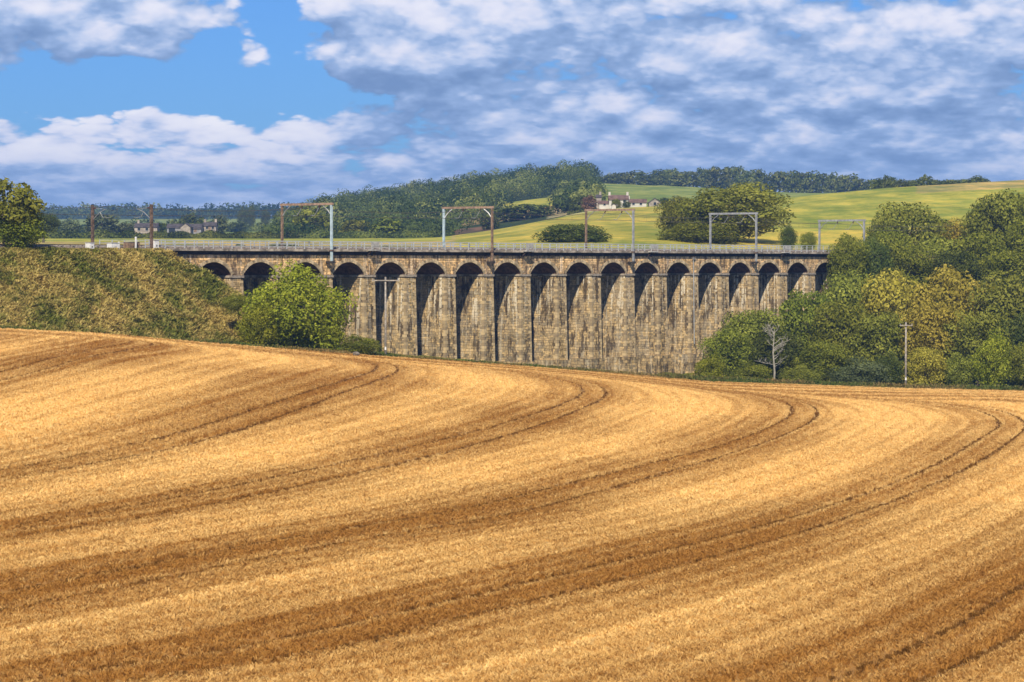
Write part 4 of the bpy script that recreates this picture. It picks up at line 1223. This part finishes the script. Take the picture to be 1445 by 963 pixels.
while px < 1392:
    top = float(np.interp(px, *TOPS)) + rng.uniform(-3.5, 3.0)
    Y = 1900 + rng.uniform(-60, 60)
    if px > 1225: Y = 1150 + rng.uniform(0, 30)
    gy = HY - float(groundZ(px, Y)) * F / Y
    h = max(gy - top, 9) + 2.5 * F / Y
    w = rng.uniform(24, 40)
    if px > 1225: w *= 0.8
    tree('far', px, Y, w, h, L_FAR, f'{ORD[i]} tree from the left in the dark row along the right hand ridge', group='trees along the ridge', sink=2.5)
    px += w * rng.uniform(0.36, 0.5); i += 1

def wood(name, label, spots, mat, nleaf, size, seed):
    """a far wood that reads as one mass"""
    rng = np.random.default_rng(seed)
    VV = []; QQ = []; TT = []; off = 0
    sh = [crown_pts(900 + k, 1.0, 2.0, 0.1, nleaf, 9, lobe_r=0.56, fill=0.05)[:3] for k in range(6)]
    for (x, y, z, r, h) in spots:
        p, d, t = sh[rng.integers(6)]
        a = rng.uniform(0, 6.28); ca, sa = math.cos(a), math.sin(a)
        q = np.stack([(p[:, 0] * ca - p[:, 1] * sa) * r + x, (p[:, 0] * sa + p[:, 1] * ca) * r + y, p[:, 2] * h / 2 + z], 1)
        dd = np.stack([d[:, 0] * ca - d[:, 1] * sa, d[:, 0] * sa + d[:, 1] * ca, d[:, 2]], 1)
        V, Q, T_ = leaf_quads(q, dd, size, rng, np.clip((t - 0.5) * 0.35 + rng.choice([0.08, 0.22, 0.34, 0.48, 0.72]) + rng.uniform(-0.08, 0.08), 0, 1), 0.16)
        VV.append(V); QQ.append(Q + off); TT.append(T_); off += len(V)
    me = np_mesh(name, np.vstack(VV), np.vstack(QQ), mat, {'leaf': ('FLOAT', np.concatenate(TT))})
    return tag(link(name, me), label, kind='stuff')

def hill_wood():
    rng = np.random.default_rng(31)
    sp = []
    Y = 1020.0
    while Y < 1990:
        lo = np.interp(Y, [1000, 1300, 1600, 1990], [418, 412, 425, 462]); hi = np.interp(Y, [1000, 1060, 1100, 1200, 1300, 1450, 1500, 1700, 1990], [600, 640, 640, 690, 700, 705, 800, 838, 836])
        step = 14.5
        x = Xat(lo, Y)
        while x < Xat(hi, Y):
            xx = x + rng.uniform(-4, 4); yy = Y + rng.uniform(-8, 8)
            p = CX + xx / yy * F
            gz = float(groundZ(p, yy))
            if not (465 < p < 535 and 1000 < yy < 1130):
                r = rng.uniform(5.5, 9.5)
                sp.append((xx, yy, gz - 1, r, rng.uniform(10, 16.5) if yy > 1150 else rng.uniform(5, 9)))
            x += step * rng.uniform(0.75, 1.3)
        Y += 26
    for yy in np.arange(1130, 1500, 22):
        for p in np.arange(800, 840, 9):
            r = rng.uniform(4, 6.5); q = p + rng.uniform(-5, 5); y2 = yy + rng.uniform(-8, 8)
            sp.append((Xat(q, y2), y2, float(groundZ(q, y2)) - 1, r, rng.uniform(6, 10)))
    wood('woodland', 'dense mixed woodland covering the rounded hill behind the viaduct', sp, L_FAR, 640, 0.78, 3)
hill_wood()
def ridge_wood():
    rng = np.random.default_rng(33)
    sp = []
    for Y in (2900, 3150, 3350, 3550, 3700):
        p = -420.0
        while p < 470:
            yy = Y + rng.uniform(-50, 50)
            r = rng.uniform(11, 20)
            top = 295 + 4 * math.sin(p * 0.03) + rng.uniform(-3, 5)
            gz = float(groundZ(p, yy))
            h = max(10, min(34, zat(top, yy) - gz)) if Y > 3300 else rng.uniform(12, 20)
            sp.append((Xat(p, yy), yy, gz - 1, r, h))
            p += r * F / yy * rng.uniform(0.9, 1.3)
    wood('distant_woodland', 'blue distant woodland along the left skyline', sp, L_FAR, 150, 2.4, 4)
ridge_wood()
def mid_wood():
    rng = np.random.default_rng(35)
    sp = []
    for Y in (1450, 1650, 1900):
        p = -300.0
        while p < (320 if Y < 2000 else 420):
            yy = Y + rng.uniform(-60, 60); r = rng.uniform(6, 11)
            sp.append((Xat(p, yy), yy, float(groundZ(p, yy)) - 1, r, rng.uniform(4.5, 9.5)))
            p += r * F / yy * rng.uniform(0.9, 1.9)
    wood('tree_belt', 'belt of dark trees behind the left farm, under the blue skyline', sp, L_FAR, 240, 1.5, 6)
mid_wood()

# --- hedges
def hedge(p0, Y0, p1, Y1, h, wdt, mat, label, n, seed, size=0.7):
    rng = np.random.default_rng(seed)
    t = rng.uniform(size=n); px = p0 + (p1 - p0) * t; Y = Y0 + (Y1 - Y0) * t
    X = Xat(px, Y)
    hh = h * (0.8 + 0.35 * np.abs(np.sin(X * 0.21 + seed)) + 0.2 * np.sin(X * 0.63))
    a = rng.uniform(0, math.pi, n); rad = rng.uniform(0.75, 1.0, n)
    pts = np.stack([X + rng.uniform(-.4, .4, n), Y + np.cos(a) * wdt * rad, groundZ(px, Y) + np.sin(a) * hh * rad], 1)
    d = np.stack([rng.normal(0, .4, n), np.cos(a), np.sin(a)], 1)
    V, Q, T_ = leaf_quads(pts, d, size, rng, np.clip(0.45 + 0.25 * np.sin(X * 0.33) + rng.normal(0, 0.2, n), 0, 1))
    o = link('hedge', np_mesh('hedge', V, Q, mat, {'leaf': ('FLOAT', T_)}))
    return tag(o, label, 'hedge', 'field hedges')
hedge(-250, 1010, 190, 1010, 2.6, 2.0, L_DARK, 'dark hedge below the blue skyline left of the farm', 6000, 1)
hedge(190, 1008, 425, 1008, 2.2, 2.0, L_DARK, 'dark hedge in front of the left farm buildings', 5000, 2)
hedge(425, 1006, 640, 1004, 2.4, 2.0, L_DARK, 'long dark hedge along the foot of the wooded hill', 5000, 3)
hedge(310, 1660, 420, 1660, 4.0, 3.0, L_DARK, 'dark hedge under the pale stubble strip near the pines', 2500, 4, 1.2)
hedge(335, 585, 520, 585, 1.4, 1.2, L_DARK, 'low dark hedge right behind the viaduct railing on the left', 3500, 5, 0.4)
hedge(520, 590, 625, 590, 1.3, 1.2, L_GREEN, 'low hedge behind the railing before the second portal', 2500, 6, 0.4)
hedge(800, 1085, 850, 1080, 1.0, 1.0, L_DARK, 'short hedge in front of the russet tree', 500, 7)

# ------------------------------------------------------------------ buildings
M_SLATE = plain('slate_roof', (0.10, 0.085, 0.08), 0.8, 0.3, 0.6)
M_PANT = plain('brown_tile_roof', (0.20, 0.125, 0.095), 0.85, 0.3, 0.6)
M_WALLW = plain('white_render', (0.56, 0.52, 0.45), 0.85, 0.08, 0.4)
M_WALLS = plain('farm_stone', (0.40, 0.34, 0.27), 0.9, 0.25, 0.7)
M_WALLG = plain('grey_sheet_cladding', (0.30, 0.29, 0.28), 0.7, 0.2, 0.5)
M_GLASS = plain('dark_window_glass', (0.03, 0.035, 0.04), 0.15, 0.1, 1.0)
def house(px, Y, base, wpx, wall_px, roof_px, depth, wall, roof, label, name='farm_building', cat='building', wins=(), chim=(), gable=False, door=None, group=None, rz=0.0):
    s = Y / F
    w, hw, hr = wpx * s, wall_px * s, roof_px * s
    o = empty(name, (Xat(px, Y), Y, zat(base, Y)), rz, label, cat, group)
    x0, x1 = -w / 2, w / 2
    if not gable:
        MB().add([(x0, 0, -1), (x1, 0, -1), (x1, depth, -1), (x0, depth, -1), (x0, 0, hw), (x1, 0, hw), (x1, depth, hw), (x0, depth, hw), (x0, depth / 2, hw + hr - .05), (x1, depth / 2, hw + hr - .05)],
                 [(0, 1, 5, 4), (1, 2, 6, 9, 5), (2, 3, 7, 6), (3, 0, 4, 8, 7)]).build('wall', wall, o)
        rf = MB()
        for a, b in (((-0.35, hw - .15), (depth / 2, hw + hr)), ((depth + .35, hw - .15), (depth / 2, hw + hr))):
            q = [(x0 - .25, a[0], a[1]), (x1 + .25, a[0], a[1]), (x1 + .25, b[0], b[1]), (x0 - .25, b[0], b[1])]
            q2 = [(p[0], p[1], p[2] + 0.18) for p in q]
            rf.add(q + q2, [(3, 2, 1, 0), (4, 5, 6, 7), (0, 1, 5, 4), (1, 2, 6, 5), (2, 3, 7, 6), (3, 0, 4, 7)])
    else:
        MB().add([(x0, 0, -1), (x1, 0, -1), (x1, depth, -1), (x0, depth, -1), (x0, 0, hw), (x1, 0, hw), (x1, depth, hw), (x0, depth, hw), (0, 0, hw + hr - .05), (0, depth, hw + hr - .05)],
                 [(0, 1, 5, 8, 4), (1, 2, 6, 5), (2, 3, 7, 9, 6), (3, 0, 4, 7)]).build('wall', wall, o)
        rf = MB()
        for a in (x0 - .3, x1 + .3):
            q = [(a, -.3, hw - .15), (0, -.3, hw + hr), (0, depth + .3, hw + hr), (a, depth + .3, hw - .15)]
            q2 = [(p[0], p[1], p[2] + 0.18) for p in q]
            rf.add(q + q2, [(3, 2, 1, 0), (4, 5, 6, 7), (0, 1, 5, 4), (1, 2, 6, 5), (2, 3, 7, 6), (3, 0, 4, 7)])
    r = rf.build('roof', roof, o)
    for c in chim:
        cx = x0 + c * w
        MB().box(cx - .4, cx + .4, depth / 2 - .35, depth / 2 + .35, hw + hr * .6, hw + hr + 1.3).build('chimney', wall, r)
    for (a, zz, ww, hh) in wins:
        cx = x0 + a * w
        wn = MB().box(cx - ww / 2, cx + ww / 2, -0.03, 0.1, zz * hw, zz * hw + hh).build('window', M_GLASS, o)
        MB().box(cx - ww / 2 - .1, cx + ww / 2 + .1, -0.12, 0.02, zz * hw - .14, zz * hw - .003).build('sill', M_CONC, wn)
    if door is not None:
        cx = x0 + door * w
        MB().box(cx - .5, cx + .5, -0.05, 0.1, 0, min(2.1, hw * .8)).build('door', M_BROWNST, o)
    return o
# the white farm on the right hill
FB = 291.5
house(873, 1055, FB, 27, 9.5, 6, 6.5, M_WALLW, M_PANT, 'white two storey farmhouse with a chimney at each end', 'farmhouse', 'house', [(0.2, .55, 1.0, 1.0), (0.5, .55, 1.0, 1.0), (0.8, .55, 1.0, 1.0), (0.2, .12, 1.0, 1.1), (0.8, .12, 1.0, 1.1)], (0.03, 0.97), door=0.5)
house(899, 1058, FB, 26, 5.5, 4.5, 6, M_WALLW, M_PANT, 'long low white wing with brown roof right of the farmhouse', wins=[(0.3, .35, 0.9, 0.9), (0.7, .35, 0.9, 0.9)], chim=(0.05,))
house(924, 1056, FB, 17, 5, 6, 8, M_WALLS, M_SLATE, 'gabled stone barn at the right end of the white farm', gable=True, wins=[(0.5, .3, 1.0, 1.1)])
house(853, 1057, FB, 15, 4, 3.5, 5, M_WALLW, M_PANT, 'small white outbuilding left of the white farmhouse', wins=[(0.5, .3, 0.8, 0.8)])
house(845, 1066, FB, 7, 13, 3, 4, M_WALLS, M_SLATE, 'narrow brown stone tower house beside the russet tree', 'farm_building', 'building', chim=(0.8,))
house(866, 1028, 293.5, 6, 3.5, 2, 2.5, M_WALLW, M_SLATE, 'tiny white shed in the garden before the white farmhouse', 'shed', 'shed', gable=True)
house(803, 1130, 301.5, 6, 3.0, 1.2, 4, M_GLASS, M_SLATE, 'small black shed on the pale track below the copse', 'shed', 'shed')
# the stone farm on the left
house(206, 1090, 328, 32, 7.5, 5, 8, M_WALLS, M_SLATE, 'long stone barn at the left end of the left farm', wins=[(0.2, .3, 1.0, 1.0), (0.55, .3, 1.0, 1.0)], door=0.8, chim=(0.12,))
house(246, 1085, 328, 20, 6.5, 5, 8, M_WALLG, M_SLATE, 'grey shed with a dark opening in the middle of the left farm', wins=[(0.35, .0, 2.4, 1.6)])
house(262, 1082, 328, 14, 7, 5.5, 9, M_WALLS, M_SLATE, 'pale gable fronted barn in the middle of the left farm', gable=True)
house(276, 1088, 328, 16, 5, 6.5, 9, M_WALLG, M_SLATE, 'barn with broad dark roof beside the right farmhouse', door=0.5)
house(296, 1095, 328, 18, 9, 5, 7, M_WALLS, M_SLATE, 'stone house with two chimneys at the right end of the left farm', 'farmhouse', 'house', [(0.3, .5, .9, 1.0), (0.75, .5, .9, 1.0)], (0.08, 0.92), door=0.5)

# ------------------------------------------------------------------ trackside things, poles, stone
def cabinet(px, d, w, h, mat, label, roof=True):
    u = u_for(px, d)
    o = empty('trackside_cabinet', W(u, d, 1.65), TH, label, 'cabinet', 'trackside cabinets')
    MB().box(-w / 2, w / 2, -0.45, 0.45, -0.1, h).build('body', mat, o)
    MB().box(-w / 2 - .06, w / 2 + .06, -0.52, 0.52, h + 0.002, h + 0.09).build('lid', M_CONC, o)
    for s in (-0.25, 0.25):
        p = MB().box(s * w - w * .22, s * w + w * .22, -0.475, -0.452, 0.1, h - .1).build('door', mat, o)
        MB().box(s * w * .3 - .03, s * w * .3 + .03, -0.51, -0.476, h * .45, h * .6).build('handle', M_DARK, p)
    MB().box(-w / 2 - .1, w / 2 + .1, -0.55, 0.55, -0.7, -0.102).build('plinth', M_CONC, o)
cabinet(160, -4.6, 1.5, 1.1, M_WHITE, 'white low equipment cabinet on the embankment between the masts')
cabinet(186, -3.9, 2.2, 1.25, M_BROWNST, 'wide dark equipment cabinet left of the right mast')
cabinet(218, -4.5, 0.9, 1.5, M_WHITE, 'narrow white cabinet just right of the mast')
cabinet(127, -4.4, 0.8, 1.1, M_WHITE, 'small white cabinet at the foot of the left mast')
for px, lab in ((192, 'white marker post between the dark cabinet and the mast'), (168, 'short white marker post beside the low white cabinet')):
    u = u_for(px, -5.0); hh = 1.9 if px == 192 else 1.2
    o = empty('marker_post', W(u, -5.0, 1.6), TH, lab, 'post', 'white marker posts')
    MB().box(-.09, .09, -.09, .09, -.4, hh).build('post', M_WHITE, o)
    MB().frustum((-.13, .13, -.13, .13), (-.04, .04, -.04, .04), hh + .002, hh + .14).build('cap', M_WHITE, o)

def pole(px, Y, base, top, label, arm):
    o = empty('utility_pole', (Xat(px, Y), Y, zat(base, Y)), 0, label, 'pole', 'timber poles along the far field edge')
    h = (base - top) * Y / F
    MB().bar((0, 0, -0.8), (0, 0, h), 0.17, 0.12, 8).build('shaft', M_TIMBER, o, True)
    ca = MB().box(-arm / 2, arm / 2, -.26, -.13, h - .55, h - .40).build('crossarm', M_TIMBER, o)
    for s in (-.46, 0, .46):
        MB().bar((s * arm, -.2, h - .398), (s * arm, -.2, h - .15), .05, .03).build('insulator', M_GREYST, ca)
    MB().box(-.10, .10, -.21, -.17, 1.6, 2.0).build('plate', M_WHITE, o)
pole(1278.5, 421, 552, 455, 'tall grey timber pole at the field edge in front of the right wood', 1.9)
pole(544, 376, 511, 391, 'thin timber pole in front of the fifth arch from the left', 3.6)
# grey stone lying at the far field edge
def rock():
    bm = bmesh.new(); bmesh.ops.create_icosphere(bm, subdivisions=3, radius=0.5)
    rr = random.Random(3)
    for v in bm.verts:
        n = math.sin(v.co.x * 5 + 1) * math.cos(v.co.y * 4) * 0.09 + math.sin(v.co.z * 7 + v.co.x * 3) * 0.05 + rr.uniform(-.015, .015)
        v.co = Vector((v.co.x * 1.0, v.co.y * 0.7, v.co.z * 0.62)) * (1 + n * 2)
        v.co.z = max(v.co.z, -0.22)
    me = bpy.data.meshes.new('boulder'); bm.to_mesh(me); bm.free(); me.materials.append(plain('grey_boulder', (0.20, 0.17, 0.13), .9, .3, 3.0))
    o = link('boulder', me)
    o.location = (Xat(502, 362), 362, float(fieldZ(502, 362)) + 0.3)
    tag(o, 'small grey boulder at the far edge of the barley below the bush', 'boulder')
rock()

# ------------------------------------------------------------------ haze over the whole country
hz = MB().box(-5200, 5200, -900, 5600, -60, 150).build('haze', None)
mh = bpy.data.materials.new('thin_summer_haze'); mh.use_nodes = True
mh.node_tree.nodes.clear()
T = NT(mh.node_tree)
pv = T.n('ShaderNodeVolumePrincipled')
pv.inputs['Color'].default_value = (0.24, 0.48, 0.98, 1)
pv.inputs['Density'].default_value = 0.00011
pv.inputs['Anisotropy'].default_value = 0.0
o_ = T.n('ShaderNodeOutputMaterial')
T.nt.links.new(pv.outputs[0], o_.inputs['Volume'])
hz.data.materials.append(mh)
tag(hz, 'thin blue summer haze over the far country', kind='stuff')
